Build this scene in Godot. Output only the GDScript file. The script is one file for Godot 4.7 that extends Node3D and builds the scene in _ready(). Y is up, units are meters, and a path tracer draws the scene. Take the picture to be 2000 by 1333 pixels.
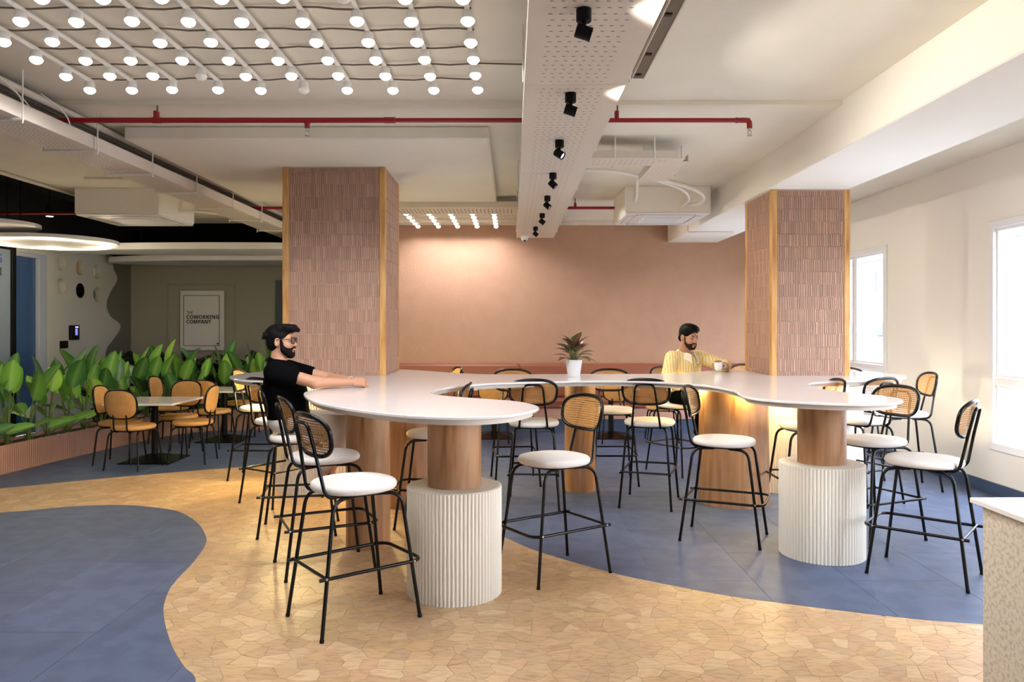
extends Node3D
# x to the right, y up, the room runs away from the camera along -z; p3(x, y, d) takes d as the distance in front of the camera.

const CEIL_A = 3.08
const CEIL_B = 3.05
const TABLE_Y = 1.05

class MB:
	var v = PackedVector3Array()
	var n = PackedVector3Array()
	var t = PackedVector2Array()
	var c = PackedColorArray()
	var ix = PackedInt32Array()
	var col = Color.WHITE
	var o = Vector3.ZERO

	func vx(p: Vector3, nn: Vector3, uv: Vector2 = Vector2.ZERO) -> int:
		v.append(p - o)
		n.append(nn)
		t.append(uv)
		c.append(col)
		return v.size() - 1

	func tri(a: int, b: int, d: int) -> void:
		ix.append(a)
		ix.append(d)
		ix.append(b)

	func quad(a: int, b: int, d: int, e: int) -> void:
		tri(a, b, d)
		tri(a, d, e)

	# a flat polygon that faces away from ref
	func face(pts: Array, ref: Vector3) -> void:
		var p0: Vector3 = pts[0]
		var nn: Vector3 = (pts[1] - p0).cross(pts[2] - p0)
		if nn.length_squared() < 1e-16 and pts.size() > 3:
			nn = (pts[2] - p0).cross(pts[3] - p0)
		nn = nn.normalized()
		var mid = Vector3.ZERO
		for q in pts:
			mid += q
		mid /= pts.size()
		var q2 = pts
		if nn.dot(mid - ref) < 0.0:
			nn = -nn
			q2 = pts.duplicate()
			q2.reverse()
		var i0 = -1
		var prev = -1
		for k in q2.size():
			var id = vx(q2[k], nn, Vector2(q2[k].x + q2[k].z, q2[k].y))
			if k == 0:
				i0 = id
			elif k >= 2:
				tri(i0, prev, id)
			prev = id

	func box(ctr: Vector3, size: Vector3, bev: float = 0.0, bs: Basis = Basis()) -> void:
		var h = size / 2.0
		var cor = {}
		var sg = [-1.0, 1.0]
		if bev <= 0.0:
			for ax in 3:
				for s in sg:
					var u = (ax + 1) % 3
					var w = (ax + 2) % 3
					var pts = []
					for q in [[-1, -1], [1, -1], [1, 1], [-1, 1]]:
						var p = Vector3.ZERO
						p[ax] = s * h[ax]
						p[u] = q[0] * h[u]
						p[w] = q[1] * h[w]
						pts.append(ctr + bs * p)
					face(pts, ctr)
			return
		bev = minf(bev, minf(h.x, minf(h.y, h.z)) * 0.9)
		for x in sg:
			for y in sg:
				for z in sg:
					for ax in 3:
						var p = Vector3(x * (h.x - bev), y * (h.y - bev), z * (h.z - bev))
						p[ax] += bev * [x, y, z][ax]
						cor[[x, y, z, ax]] = ctr + bs * p
		for ax in 3:
			var u = (ax + 1) % 3
			var w = (ax + 2) % 3
			for s in sg:
				var pts = []
				for q in [[-1.0, -1.0], [1.0, -1.0], [1.0, 1.0], [-1.0, 1.0]]:
					var k = [0.0, 0.0, 0.0, ax]
					k[ax] = s
					k[u] = q[0]
					k[w] = q[1]
					pts.append(cor[k])
				face(pts, ctr)
			for s in sg:
				for s2 in sg:
					var pts = []
					for e in [[-1.0, u], [1.0, u], [1.0, w], [-1.0, w]]:
						var k = [0.0, 0.0, 0.0, e[1]]
						k[ax] = e[0]
						k[u] = s
						k[w] = s2
						pts.append(cor[k])
					face(pts, ctr)
		for x in sg:
			for y in sg:
				for z in sg:
					face([cor[[x, y, z, 0]], cor[[x, y, z, 1]], cor[[x, y, z, 2]]], ctr)

	func tube(path: Array, r, sides: int = 8, closed: bool = false, caps: bool = true) -> void:
		var m = path.size()
		var T = []
		for i in m:
			var a: Vector3
			var b: Vector3
			if closed:
				a = path[(i - 1 + m) % m]
				b = path[(i + 1) % m]
			else:
				a = path[maxi(i - 1, 0)]
				b = path[mini(i + 1, m - 1)]
			T.append((b - a).normalized())
		var up = Vector3.UP if absf(T[0].y) < 0.9 else Vector3.RIGHT
		var nn: Vector3 = T[0].cross(up).normalized()
		var first = v.size()
		var len = 0.0
		var rings = m + (1 if closed else 0)
		for j in rings:
			var i = j % m
			if j > 0:
				len += (path[i] - path[(i - 1 + m) % m]).length()
			nn = (nn - T[i] * nn.dot(T[i])).normalized()
			var bb: Vector3 = T[i].cross(nn)
			var rr: float = r[i] if r is Array else r
			for s in sides + 1:
				var a2 = TAU * s / sides
				var dir = nn * cos(a2) + bb * sin(a2)
				vx(path[i] + dir * rr, dir, Vector2(float(s) / sides, len))
		for j in rings - 1:
			for s in sides:
				var a3 = first + j * (sides + 1) + s
				quad(a3, a3 + 1, a3 + sides + 2, a3 + sides + 1)
		if caps and not closed:
			for e in [0, m - 1]:
				var pts = []
				for s in sides:
					pts.append(v[first + e * (sides + 1) + s] + o)
				face(pts, path[e] + T[e] * (1.0 if e == 0 else -1.0))

	# profile: Vector2(radius, height), from bottom to top on the outside
	func lathe(prof: Array, segs: int = 32, xf: Transform3D = Transform3D(), hard: float = 35.0) -> void:
		var m = prof.size()
		var sn = []
		for i in m - 1:
			var d: Vector2 = (prof[i + 1] - prof[i])
			sn.append(Vector2(d.y, -d.x).normalized())
		var lim = cos(deg_to_rad(hard))
		for i in m - 1:
			var na: Vector2 = sn[i]
			var nb: Vector2 = sn[i]
			if i > 0 and sn[i - 1].dot(sn[i]) > lim:
				na = (sn[i - 1] + sn[i]).normalized()
			if i < m - 2 and sn[i + 1].dot(sn[i]) > lim:
				nb = (sn[i + 1] + sn[i]).normalized()
			var f = v.size()
			for s in segs + 1:
				var a = TAU * s / segs
				var ca = cos(a)
				var sa = -sin(a)
				var p: Vector2 = prof[i]
				var q: Vector2 = prof[i + 1]
				vx(xf * Vector3(ca * p.x, p.y, sa * p.x), xf.basis * Vector3(ca * na.x, na.y, sa * na.x), Vector2(float(s) / segs, p.y))
				vx(xf * Vector3(ca * q.x, q.y, sa * q.x), xf.basis * Vector3(ca * nb.x, nb.y, sa * nb.x), Vector2(float(s) / segs, q.y))
			for s in segs:
				var k = f + s * 2
				quad(k, k + 2, k + 3, k + 1)

	# polygon (x, y) of any turn, lifted from h0 to h1 along the third axis: local point (x, h, y) under xf
	func prism(poly: PackedVector2Array, h0: float, h1: float, xf: Transform3D = Transform3D(), bev: float = 0.0, hard: float = 35.0, bottom: bool = true) -> void:
		if not Geometry2D.is_polygon_clockwise(poly):
			poly = poly.duplicate()
			poly.reverse()
		var m = poly.size()
		var inner = poly
		if bev > 0.0:
			inner = PackedVector2Array()
			for i in m:
				var e0 = (poly[i] - poly[(i - 1 + m) % m]).normalized()
				var e1 = (poly[(i + 1) % m] - poly[i]).normalized()
				var nn = (Vector2(-e0.y, e0.x) + Vector2(-e1.y, e1.x))
				var ln = nn.length()
				nn = nn / ln if ln > 0.2 else nn
				inner.append(poly[i] - nn * bev)
		var tr = Geometry2D.triangulate_polygon(inner)
		var up = (xf.basis * Vector3.UP).normalized()
		var f = v.size()
		for p in inner:
			vx(xf * Vector3(p.x, h1, p.y), up, p)
		var fb = v.size()
		if bottom:
			for p in inner:
				vx(xf * Vector3(p.x, h0, p.y), -up, p)
		for k in range(0, tr.size(), 3):
			var a = inner[tr[k]]
			var b = inner[tr[k + 1]]
			var d = inner[tr[k + 2]]
			var ccw = (b - a).cross(d - a) < 0.0   # (x, z) seen from above: negative turn is counterclockwise
			if ccw:
				tri(f + tr[k], f + tr[k + 1], f + tr[k + 2])
				if bottom:
					tri(fb + tr[k], fb + tr[k + 2], fb + tr[k + 1])
			else:
				tri(f + tr[k], f + tr[k + 2], f + tr[k + 1])
				if bottom:
					tri(fb + tr[k], fb + tr[k + 1], fb + tr[k + 2])
		var lim = cos(deg_to_rad(hard))
		var en = []
		for i in m:
			var e = (poly[(i + 1) % m] - poly[i]).normalized()
			en.append(Vector2(-e.y, e.x))
		var acc = 0.0
		for i in m:
			var j = (i + 1) % m
			var na: Vector2 = en[i]
			var nb: Vector2 = en[i]
			var pr = en[(i - 1 + m) % m]
			var nx = en[j]
			if pr.dot(na) > lim:
				na = (pr + na).normalized()
			if nx.dot(nb) > lim:
				nb = (nx + en[i]).normalized()
			var ln = (poly[j] - poly[i]).length()
			var A = poly[i]
			var B = poly[j]
			var hb = h1 - bev
			var hl = h0 + (bev if bottom else 0.0)
			_wall(xf, A, B, hl, hb, na, nb, acc, acc + ln)
			if bev > 0.0:
				_slope(xf, A, B, inner[i], inner[j], hb, h1, en[i])
				if bottom:
					_slope(xf, A, B, inner[i], inner[j], hl, h0, en[i])
			acc += ln

	func _wall(xf: Transform3D, A: Vector2, B: Vector2, h0: float, h1: float, na: Vector2, nb: Vector2, u0: float, u1: float) -> void:
		var wa = (xf.basis * Vector3(na.x, 0, na.y)).normalized()
		var wb = (xf.basis * Vector3(nb.x, 0, nb.y)).normalized()
		var a = vx(xf * Vector3(A.x, h0, A.y), wa, Vector2(u0, h0))
		var b = vx(xf * Vector3(B.x, h0, B.y), wb, Vector2(u1, h0))
		var d = vx(xf * Vector3(B.x, h1, B.y), wb, Vector2(u1, h1))
		var e = vx(xf * Vector3(A.x, h1, A.y), wa, Vector2(u0, h1))
		var g = (v[b] - v[a]).cross(v[d] - v[a])
		if g.dot(wa + wb) >= 0.0:
			quad(a, b, d, e)
		else:
			quad(a, e, d, b)

	func _slope(xf: Transform3D, A: Vector2, B: Vector2, C: Vector2, D: Vector2, h0: float, h1: float, en: Vector2) -> void:
		var pts = [xf * Vector3(A.x, h0, A.y), xf * Vector3(B.x, h0, B.y), xf * Vector3(D.x, h1, D.y), xf * Vector3(C.x, h1, C.y)]
		var mid: Vector3 = (pts[0] + pts[1] + pts[2] + pts[3]) / 4.0
		face(pts, mid - xf.basis * Vector3(en.x, (1.0 if h1 > h0 else -1.0), en.y))

	# rows of points, all of one length; smooth normals
	func sheet(rows: Array, uvs = null, flip: bool = false) -> void:
		var R = rows.size()
		var C = rows[0].size()
		var f = v.size()
		for i in R:
			for j in C:
				var du: Vector3 = rows[i][mini(j + 1, C - 1)] - rows[i][maxi(j - 1, 0)]
				var dv: Vector3 = rows[mini(i + 1, R - 1)][j] - rows[maxi(i - 1, 0)][j]
				var nn = du.cross(dv).normalized()
				vx(rows[i][j], -nn if flip else nn, uvs[i][j] if uvs != null else Vector2(float(j) / (C - 1), float(i) / (R - 1)))
		for i in R - 1:
			for j in C - 1:
				var a = f + i * C + j
				if flip:
					quad(a, a + C, a + C + 1, a + 1)
				else:
					quad(a, a + 1, a + C + 1, a + C)

	func mesh() -> ArrayMesh:
		var arr = []
		arr.resize(Mesh.ARRAY_MAX)
		arr[Mesh.ARRAY_VERTEX] = v
		arr[Mesh.ARRAY_NORMAL] = n
		arr[Mesh.ARRAY_TEX_UV] = t
		arr[Mesh.ARRAY_COLOR] = c
		arr[Mesh.ARRAY_INDEX] = ix
		var m = ArrayMesh.new()
		m.add_surface_from_arrays(Mesh.PRIMITIVE_TRIANGLES, arr)
		return m


# Signed distances to tapered capsules and ellipsoids joined by a smooth minimum, meshed as surface nets.
class SDF:
	var kind = PackedInt32Array()
	var a = PackedVector3Array()
	var b = PackedVector3Array()
	var r = PackedVector3Array()
	var bi = []
	var k = PackedFloat32Array()

	func cone(p: Vector3, q: Vector3, ra: float, rb: float, kk: float = 0.03) -> void:
		kind.append(0)
		a.append(p)
		b.append(q - p)
		r.append(Vector3(ra, rb, maxf((q - p).length_squared(), 1e-9)))
		bi.append(Basis())
		k.append(kk)

	func ell(p: Vector3, rad: Vector3, kk: float = 0.02, bs: Basis = Basis(), cut: bool = false) -> void:
		kind.append(2 if cut else 1)
		a.append(p)
		b.append(Vector3.ZERO)
		r.append(rad)
		bi.append(bs.inverse())
		k.append(kk)

	func one(i: int, p: Vector3) -> float:
		if kind[i] == 0:
			var pa: Vector3 = p - a[i]
			var rr: Vector3 = r[i]
			var h: float = clampf(pa.dot(b[i]) / rr.z, 0.0, 1.0)
			return (pa - b[i] * h).length() - lerpf(rr.x, rr.y, h)
		var bb: Basis = bi[i]
		var q: Vector3 = bb * (p - a[i])
		var rr2: Vector3 = r[i]
		var k0: float = (q / rr2).length()
		var k1: float = (q / (rr2 * rr2)).length()
		return k0 * (k0 - 1.0) / maxf(k1, 1e-6) if k0 > 1e-4 else -minf(rr2.x, minf(rr2.y, rr2.z))

	func at(p: Vector3, ids: PackedInt32Array) -> float:
		var d: float = 10.0
		for i in ids:
			var e: float = one(i, p)
			var kk: float = k[i]
			if kind[i] == 2:
				e = -e
				var h2: float = maxf(kk - absf(d - e), 0.0) / kk
				d = maxf(d, e) + h2 * h2 * kk * 0.25
			else:
				var h: float = maxf(kk - absf(d - e), 0.0) / kk
				d = minf(d, e) - h * h * kk * 0.25
		return d

	func build(mb: MB, cell: float, xf: Transform3D = Transform3D()) -> void:
		var lo = Vector3(1e9, 1e9, 1e9)
		var hi = -lo
		var all = PackedInt32Array()
		for i in kind.size():
			all.append(i)
			if kind[i] == 2:
				continue
			if kind[i] == 0:
				var m: float = maxf(r[i].x, r[i].y)
				for e in [a[i], a[i] + b[i]]:
					lo = lo.min(e - Vector3(m, m, m))
					hi = hi.max(e + Vector3(m, m, m))
			else:
				var m2: float = maxf(r[i].x, maxf(r[i].y, r[i].z))
				lo = lo.min(a[i] - Vector3(m2, m2, m2))
				hi = hi.max(a[i] + Vector3(m2, m2, m2))
		lo -= Vector3.ONE * cell * 3.0
		hi += Vector3.ONE * cell * 3.0
		var BL = 5
		var nb = Vector3i(((hi - lo) / (cell * BL)).ceil())
		var nx: int = nb.x * BL
		var ny: int = nb.y * BL
		var nz: int = nb.z * BL
		var F = PackedFloat32Array()
		F.resize(nx * ny * nz)
		F.fill(9.0)
		var hd: float = BL * cell * 0.87
		var done = []
		for bz in nb.z:
			for by in nb.y:
				for bx in nb.x:
					var ctr = lo + Vector3(bx * BL + 2.0, by * BL + 2.0, bz * BL + 2.0) * cell
					var ids = PackedInt32Array()
					var best = 10.0
					for i in all:
						var e = one(i, ctr)
						if kind[i] != 2:
							best = minf(best, e)
						if absf(e) < hd * 1.6 + k[i] or e < 0.0:
							ids.append(i)
					if best > hd * 1.5 + 0.02:
						continue
					if best < -hd * 1.5 - 0.03:
						var dd = at(ctr, ids)
						if dd < -hd * 1.5:
							for z in BL:
								for y in BL:
									for x in BL:
										F[((bz * BL + z) * ny + by * BL + y) * nx + bx * BL + x] = -9.0
							continue
					done.append(Vector3i(bx, by, bz))
					for z in BL:
						for y in BL:
							for x in BL:
								var p = lo + Vector3(bx * BL + x, by * BL + y, bz * BL + z) * cell
								F[((bz * BL + z) * ny + by * BL + y) * nx + bx * BL + x] = at(p, ids)
		var sx = 1
		var sy = nx
		var sz = nx * ny
		var id_of = {}
		var offs = [0, sx, sy, sx + sy, sz, sx + sz, sy + sz, sx + sy + sz]
		var cp = [Vector3(0, 0, 0), Vector3(1, 0, 0), Vector3(0, 1, 0), Vector3(1, 1, 0), Vector3(0, 0, 1), Vector3(1, 0, 1), Vector3(0, 1, 1), Vector3(1, 1, 1)]
		var ed = [[0, 1], [2, 3], [4, 5], [6, 7], [0, 2], [1, 3], [4, 6], [5, 7], [0, 4], [1, 5], [2, 6], [3, 7]]
		var cells = PackedInt32Array()
		for B in done:
			for z in range(B.z * BL, B.z * BL + BL):
				if z >= nz - 1:
					continue
				for y in range(B.y * BL, B.y * BL + BL):
					if y >= ny - 1:
						continue
					for x in range(B.x * BL, B.x * BL + BL):
						if x >= nx - 1:
							continue
						var i0: int = z * sz + y * sy + x
						var neg = 0
						for q in 8:
							if F[i0 + offs[q]] < 0.0:
								neg += 1
						if neg == 0 or neg == 8:
							continue
						var acc = Vector3.ZERO
						var cnt = 0
						for e in ed:
							var f0: float = F[i0 + offs[e[0]]]
							var f1: float = F[i0 + offs[e[1]]]
							if (f0 < 0.0) != (f1 < 0.0):
								f0 = clampf(f0, -1.0, 1.0)
								f1 = clampf(f1, -1.0, 1.0)
								var w: float = f0 / (f0 - f1)
								acc += cp[e[0]].lerp(cp[e[1]], w)
								cnt += 1
						acc /= cnt
						var g = Vector3.ZERO
						for q in 8:
							var fv: float = clampf(F[i0 + offs[q]], -0.05, 0.05)
							g += (cp[q] - Vector3(0.5, 0.5, 0.5)) * fv
						var p = lo + (Vector3(x, y, z) + acc) * cell
						id_of[i0] = mb.vx(xf * p, (xf.basis * g).normalized(), Vector2(p.x, p.y))
						cells.append(i0)
		for i0 in cells:
			# edges that start at this cell's low corner
			for ax in 3:
				var st: int = [sx, sy, sz][ax]
				var u: int = [sy, sz, sx][ax]
				var w: int = [sz, sx, sy][ax]
				var f0: float = F[i0]
				var f1: float = F[i0 + st]
				if (f0 < 0.0) == (f1 < 0.0):
					continue
				if not (id_of.has(i0 - u) and id_of.has(i0 - w) and id_of.has(i0 - u - w)):
					continue
				var A: int = id_of[i0 - u - w]
				var Bq: int = id_of[i0 - w]
				var C: int = id_of[i0]
				var D: int = id_of[i0 - u]
				if f0 < 0.0:
					mb.quad(A, Bq, C, D)
				else:
					mb.quad(A, D, C, Bq)


# ------------------------------------------------------------------ helpers

var taken = {}
var M = {}
var rng = RandomNumberGenerator.new()


func p3(x: float, y: float, d: float) -> Vector3:
	return Vector3(x, y, -d)


func lin(r: int, g: int, b: int) -> Color:
	return Color8(r, g, b).srgb_to_linear()


func numbered(called: String) -> String:
	if not taken.has(called):
		taken[called] = 0
		return called
	taken[called] += 1
	return "%s_%03d" % [called, taken[called]]


func obj(called: String, what, m: Material, parent: Node = null) -> MeshInstance3D:
	var o = MeshInstance3D.new()
	o.mesh = what.mesh() if what is MB else what
	o.material_override = m
	o.cast_shadow = GeometryInstance3D.SHADOW_CASTING_SETTING_ON
	if parent == null:
		o.name = numbered(called)
		add_child(o, true)
		if what is MB:
			o.position = what.o
	else:
		o.name = called
		parent.add_child(o, true)
	return o


func tag(o: Node, label: String, category: String, group: String = "", kind: String = "") -> void:
	if label:
		o.set_meta("label", label)
	if category:
		o.set_meta("category", category)
	if group:
		o.set_meta("group", group)
	if kind:
		o.set_meta("kind", kind)


func struct(called: String, what, m: Material, label: String, category: String) -> MeshInstance3D:
	var o = obj(called, what, m)
	tag(o, label, category, "", "structure")
	return o


func thing(called: String, label: String, category: String, at: Vector3 = Vector3.ZERO, turn: float = 0.0, group: String = "", kind: String = "") -> Node3D:
	var o = Node3D.new()
	o.name = numbered(called)
	add_child(o, true)
	o.position = at
	o.rotation.y = turn
	tag(o, label, category, group, kind)
	return o


func copy_of(root: Node3D, label: String, at: Vector3, turn: float, group: String = "") -> Node3D:
	var c = root.duplicate()
	c.name = numbered(String(root.name))
	add_child(c, true)
	c.position = at
	c.rotation.y = turn
	tag(c, label, "", group)
	return c


func mb_at(at: Vector3 = Vector3.ZERO) -> MB:
	var m = MB.new()
	m.o = at
	return m


func fillet(pts: Array, rad: float, steps: int = 5, closed: bool = false) -> Array:
	var out = []
	var m = pts.size()
	for i in m:
		if not closed and (i == 0 or i == m - 1):
			out.append(pts[i])
			continue
		var a: Vector3 = pts[(i - 1 + m) % m]
		var p: Vector3 = pts[i]
		var b: Vector3 = pts[(i + 1) % m]
		var r1 = minf(rad, (a - p).length() * 0.49)
		var r2 = minf(rad, (b - p).length() * 0.49)
		var s = p + (a - p).normalized() * r1
		var e = p + (b - p).normalized() * r2
		for q in steps + 1:
			var w = float(q) / steps
			out.append(s.lerp(p, w).lerp(p.lerp(e, w), w))
	return out


func smooth_loop(pts: Array, steps: int = 5, closed: bool = true) -> PackedVector2Array:
	var out = PackedVector2Array()
	var m = pts.size()
	for i in (m if closed else m - 1):
		var a: Vector2
		var b: Vector2 = pts[i]
		var c: Vector2 = pts[(i + 1) % m]
		var d: Vector2
		if closed:
			a = pts[(i - 1 + m) % m]
			d = pts[(i + 2) % m]
		else:
			a = pts[maxi(i - 1, 0)]
			d = pts[mini(i + 2, m - 1)]
		for q in steps:
			out.append(b.cubic_interpolate(c, a, d, float(q) / steps))
	if not closed:
		out.append(pts[m - 1])
	return out


func vecs(flat: Array) -> Array:
	var out = []
	for i in range(0, flat.size(), 2):
		out.append(Vector2(flat[i], flat[i + 1]))
	return out


func superellipse(rx: float, ry: float, e: float, steps: int) -> PackedVector2Array:
	var out = PackedVector2Array()
	for i in steps:
		var a = TAU * i / steps
		var ca = cos(a)
		var sa = sin(a)
		out.append(Vector2(rx * signf(ca) * pow(absf(ca), 2.0 / e), ry * signf(sa) * pow(absf(sa), 2.0 / e)))
	return out


# a cushion: rings of a superellipse in the x-z plane, rounded at the rim
func cushion(mb: MB, rx: float, rz: float, e: float, y0: float, y1: float, crown: float, xf: Transform3D = Transform3D(), steps: int = 40) -> void:
	var prof = []   # (scale, height)
	var h = (y1 - y0) / 2.0
	prof.append(Vector2(0.0, y0))
	prof.append(Vector2(0.9, y0))
	for i in 7:
		var a = -PI / 2 + PI * i / 6.0
		prof.append(Vector2(1.0 - 0.09 * (1.0 - cos(a)), y0 + h + h * sin(a)))
	for i in 5:
		var s = 0.9 * (1.0 - (i + 1) / 5.0)
		prof.append(Vector2(s, y1 + crown * (1.0 - (s / 0.9) * (s / 0.9))))
	var rows = []
	for p in prof:
		var row = []
		var ring = superellipse(rx * maxf(p.x, 0.001), rz * maxf(p.x, 0.001), e, steps)
		for q in ring:
			row.append(xf * Vector3(q.x, p.y, q.y))
		row.append(row[0])
		rows.append(row)
	mb.sheet(rows, null, true)


# ------------------------------------------------------------------ materials

func mat(called: String, r: int, g: int, b: int, rough: float = 0.6, metal: float = 0.0) -> StandardMaterial3D:
	var m = StandardMaterial3D.new()
	m.resource_name = called
	m.albedo_color = Color8(r, g, b)
	m.roughness = rough
	m.metallic = metal
	M[called] = m
	return m


func noise_tex(seed_: int, freq: float, octaves: int = 4, size: int = 512, ramp = null, normal: float = 0.0, kind: int = FastNoiseLite.TYPE_SIMPLEX_SMOOTH) -> NoiseTexture2D:
	var f = FastNoiseLite.new()
	f.seed = seed_
	f.noise_type = kind
	f.frequency = freq
	f.fractal_octaves = octaves
	var t = NoiseTexture2D.new()
	t.width = size
	t.height = size
	t.seamless = true
	t.noise = f
	if ramp:
		var g = Gradient.new()
		g.offsets = PackedFloat32Array(ramp[0])
		var cs = PackedColorArray()
		for q in ramp[1]:
			cs.append(Color8(q[0], q[1], q[2]))
		g.colors = cs
		t.color_ramp = g
	if normal > 0.0:
		t.as_normal_map = true
		t.bump_strength = normal
	return t


func tri_map(m: StandardMaterial3D, scale: Vector3) -> void:
	m.uv1_triplanar = true
	m.uv1_world_triplanar = true
	m.uv1_scale = scale


func make_materials() -> void:
	var m
	m = mat("ceiling_paint", 241, 235, 219, 0.85)
	m.albedo_texture = noise_tex(3, 0.006, 3, 512, [[0.0, 1.0], [[246, 246, 246], [255, 255, 255]]])
	tri_map(m, Vector3(0.3, 0.3, 0.3))
	mat("cream_wall", 247, 242, 232, 0.85)
	mat("white_paint", 238, 234, 226, 0.5)
	mat("tray_paint", 222, 212, 198, 0.5)
	mat("white_plastic", 240, 240, 238, 0.35)
	mat("frame_white", 244, 245, 246, 0.3)
	mat("black_ceiling", 14, 14, 16, 0.9)
	mat("black_metal", 9, 9, 10, 0.26)
	M.black_metal.metallic_specular = 0.4
	mat("black_matte", 13, 13, 14, 0.5)
	M.black_matte.metallic_specular = 0.3
	mat("slot_dark", 60, 54, 48, 0.9)
	mat("pipe_grey", 120, 112, 104, 0.5)
	mat("wire_grey", 118, 106, 92, 0.6)
	mat("steel", 190, 190, 190, 0.3, 0.9)
	mat("red_pipe", 152, 22, 32, 0.28)
	m = mat("terracotta_plaster", 182, 143, 118, 0.75)
	m.albedo_texture = noise_tex(5, 0.01, 4, 512, [[0.0, 1.0], [[247, 246, 245], [255, 255, 255]]])
	m.normal_enabled = true
	m.normal_texture = noise_tex(6, 0.045, 3, 1024, null, 5.0)
	m.normal_scale = 0.35
	tri_map(m, Vector3(0.7, 0.7, 0.7))
	m = mat("counter_plaster", 206, 197, 182, 0.9)
	m.albedo_texture = noise_tex(15, 0.05, 3, 512, [[0.0, 0.38, 0.5, 1.0], [[214, 208, 200], [240, 238, 234], [255, 255, 255], [255, 255, 255]]])
	m.normal_enabled = true
	m.normal_texture = noise_tex(16, 0.06, 3, 512, null, 3.0)
	m.normal_scale = 0.25
	tri_map(m, Vector3(1.7, 1.7, 1.7))
	m = mat("quartz", 232, 229, 229, 0.12)
	m.albedo_texture = noise_tex(8, 0.008, 5, 512, [[0.0, 0.47, 0.5, 0.53, 1.0], [[255, 255, 255], [255, 255, 255], [252, 251, 250], [255, 255, 255], [253, 253, 252]]])
	tri_map(m, Vector3(0.5, 0.5, 0.5))
	mat("apron_white", 214, 206, 194, 0.55)
	mat("drum_white", 238, 231, 217, 0.55)
	mat("drum_top", 214, 204, 188, 0.7)
	for w in [["wood_drum", [[0.0, 0.35, 0.6, 1.0], [[144, 102, 68], [168, 124, 86], [178, 133, 94], [188, 145, 106]]]], ["wood_trim", [[0.0, 0.3, 0.6, 1.0], [[150, 98, 44], [196, 144, 80], [212, 162, 96], [222, 178, 116]]]]]:
		m = mat(w[0], 255, 255, 255, 0.45)
		m.albedo_texture = noise_tex(21 if w[0] == "wood_drum" else 29, 0.012, 5, 512, w[1])
		tri_map(m, Vector3(3.2, 0.3, 3.2))
		m.detail_enabled = true
		m.detail_blend_mode = BaseMaterial3D.BLEND_MODE_MUL
		m.detail_albedo = noise_tex(33, 0.01, 3, 256, [[0.0, 0.22, 0.34, 1.0], [[190, 160, 130], [235, 222, 205], [255, 255, 255], [255, 255, 255]]])
		m.detail_uv_layer = BaseMaterial3D.DETAIL_UV_1
	m = mat("finger_tile", 255, 255, 255, 0.38)
	m.vertex_color_use_as_albedo = true
	m = mat("grout", 196, 172, 158, 0.9)
	m = mat("chip", 255, 255, 255, 0.42)
	m.vertex_color_use_as_albedo = true
	m.albedo_texture = noise_tex(41, 0.02, 5, 512, [[0.0, 0.5, 1.0], [[214, 208, 200], [250, 249, 248], [255, 255, 255]]])
	tri_map(m, Vector3(1.0, 1.0, 4.0))
	m = mat("blue_tile", 255, 255, 255, 0.5)
	m.vertex_color_use_as_albedo = true
	m.albedo_texture = noise_tex(45, 0.009, 6, 1024, [[0.0, 0.45, 0.62, 0.8, 1.0], [[214, 216, 222], [236, 238, 242], [255, 255, 255], [255, 255, 255], [255, 255, 255]]])
	tri_map(m, Vector3(0.5, 0.5, 0.5))
	mat("floor_grout", 168, 154, 140, 0.9)
	mat("lobby_floor", 132, 126, 120, 0.35)
	m = mat("seat_white", 232, 226, 220, 0.8)
	m.normal_enabled = true
	m.normal_texture = noise_tex(51, 0.2, 2, 256, null, 2.0)
	m.normal_scale = 0.3
	tri_map(m, Vector3(4, 4, 4))
	m = mat("tan_leather", 206, 156, 92, 0.5)
	m.albedo_texture = noise_tex(53, 0.02, 3, 256, [[0.0, 1.0], [[232, 228, 222], [255, 255, 255]]])
	tri_map(m, Vector3(2, 2, 2))
	mat("bench_leather", 146, 84, 60, 0.5)
	mat("bench_base", 206, 160, 142, 0.7)
	mat("blue_skirting", 62, 80, 112, 0.45)
	m = mat("planter_clay", 164, 122, 102, 0.6)
	mat("soil", 44, 34, 27, 1.0)
	mat("pebble", 232, 226, 216, 0.7)
	m = mat("leaf_green", 255, 255, 255, 0.35)
	m.vertex_color_use_as_albedo = true
	m.backlight_enabled = true
	m.backlight = Color(0.25, 0.3, 0.12)
	m = mat("stem_green", 92, 110, 50, 0.5)
	mat("lobby_wall", 200, 200, 192, 0.85)
	mat("notice_wall", 164, 162, 150, 0.85)
	mat("lobby_grey", 118, 120, 112, 0.85)
	mat("teal_door", 24, 58, 70, 0.4)
	mat("poster_white", 226, 226, 228, 0.25)
	mat("ink", 22, 22, 24, 0.5)
	mat("blue_ink", 40, 50, 190, 0.5)
	m = mat("blue_glass", 58, 88, 132, 0.05)
	mat("grey_glass", 128, 144, 158, 0.06)
	mat("jamb", 176, 186, 200, 0.4)
	mat("disc_panel", 226, 226, 226, 0.8)
	m = mat("pane", 240, 248, 255, 0.02)
	m.transparency = BaseMaterial3D.TRANSPARENCY_ALPHA
	m.albedo_color.a = 0.04
	m = mat("glass", 240, 250, 250, 0.02)
	m.refraction_enabled = true
	m.refraction_scale = 0.05
	m.albedo_color.a = 0.03
	mat("facade", 196, 200, 206, 0.8)
	mat("facade_glass", 84, 96, 120, 0.2)
	mat("skin_light", 188, 138, 108, 0.5)
	mat("skin_warm", 184, 134, 104, 0.5)
	mat("hair_black", 10, 9, 9, 0.6)
	M.hair_black.metallic_specular = 0.25
	mat("beard_dark", 24, 18, 16, 0.8)
	M.beard_dark.metallic_specular = 0.2
	mat("beard_brown", 50, 36, 29, 0.85)
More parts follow.
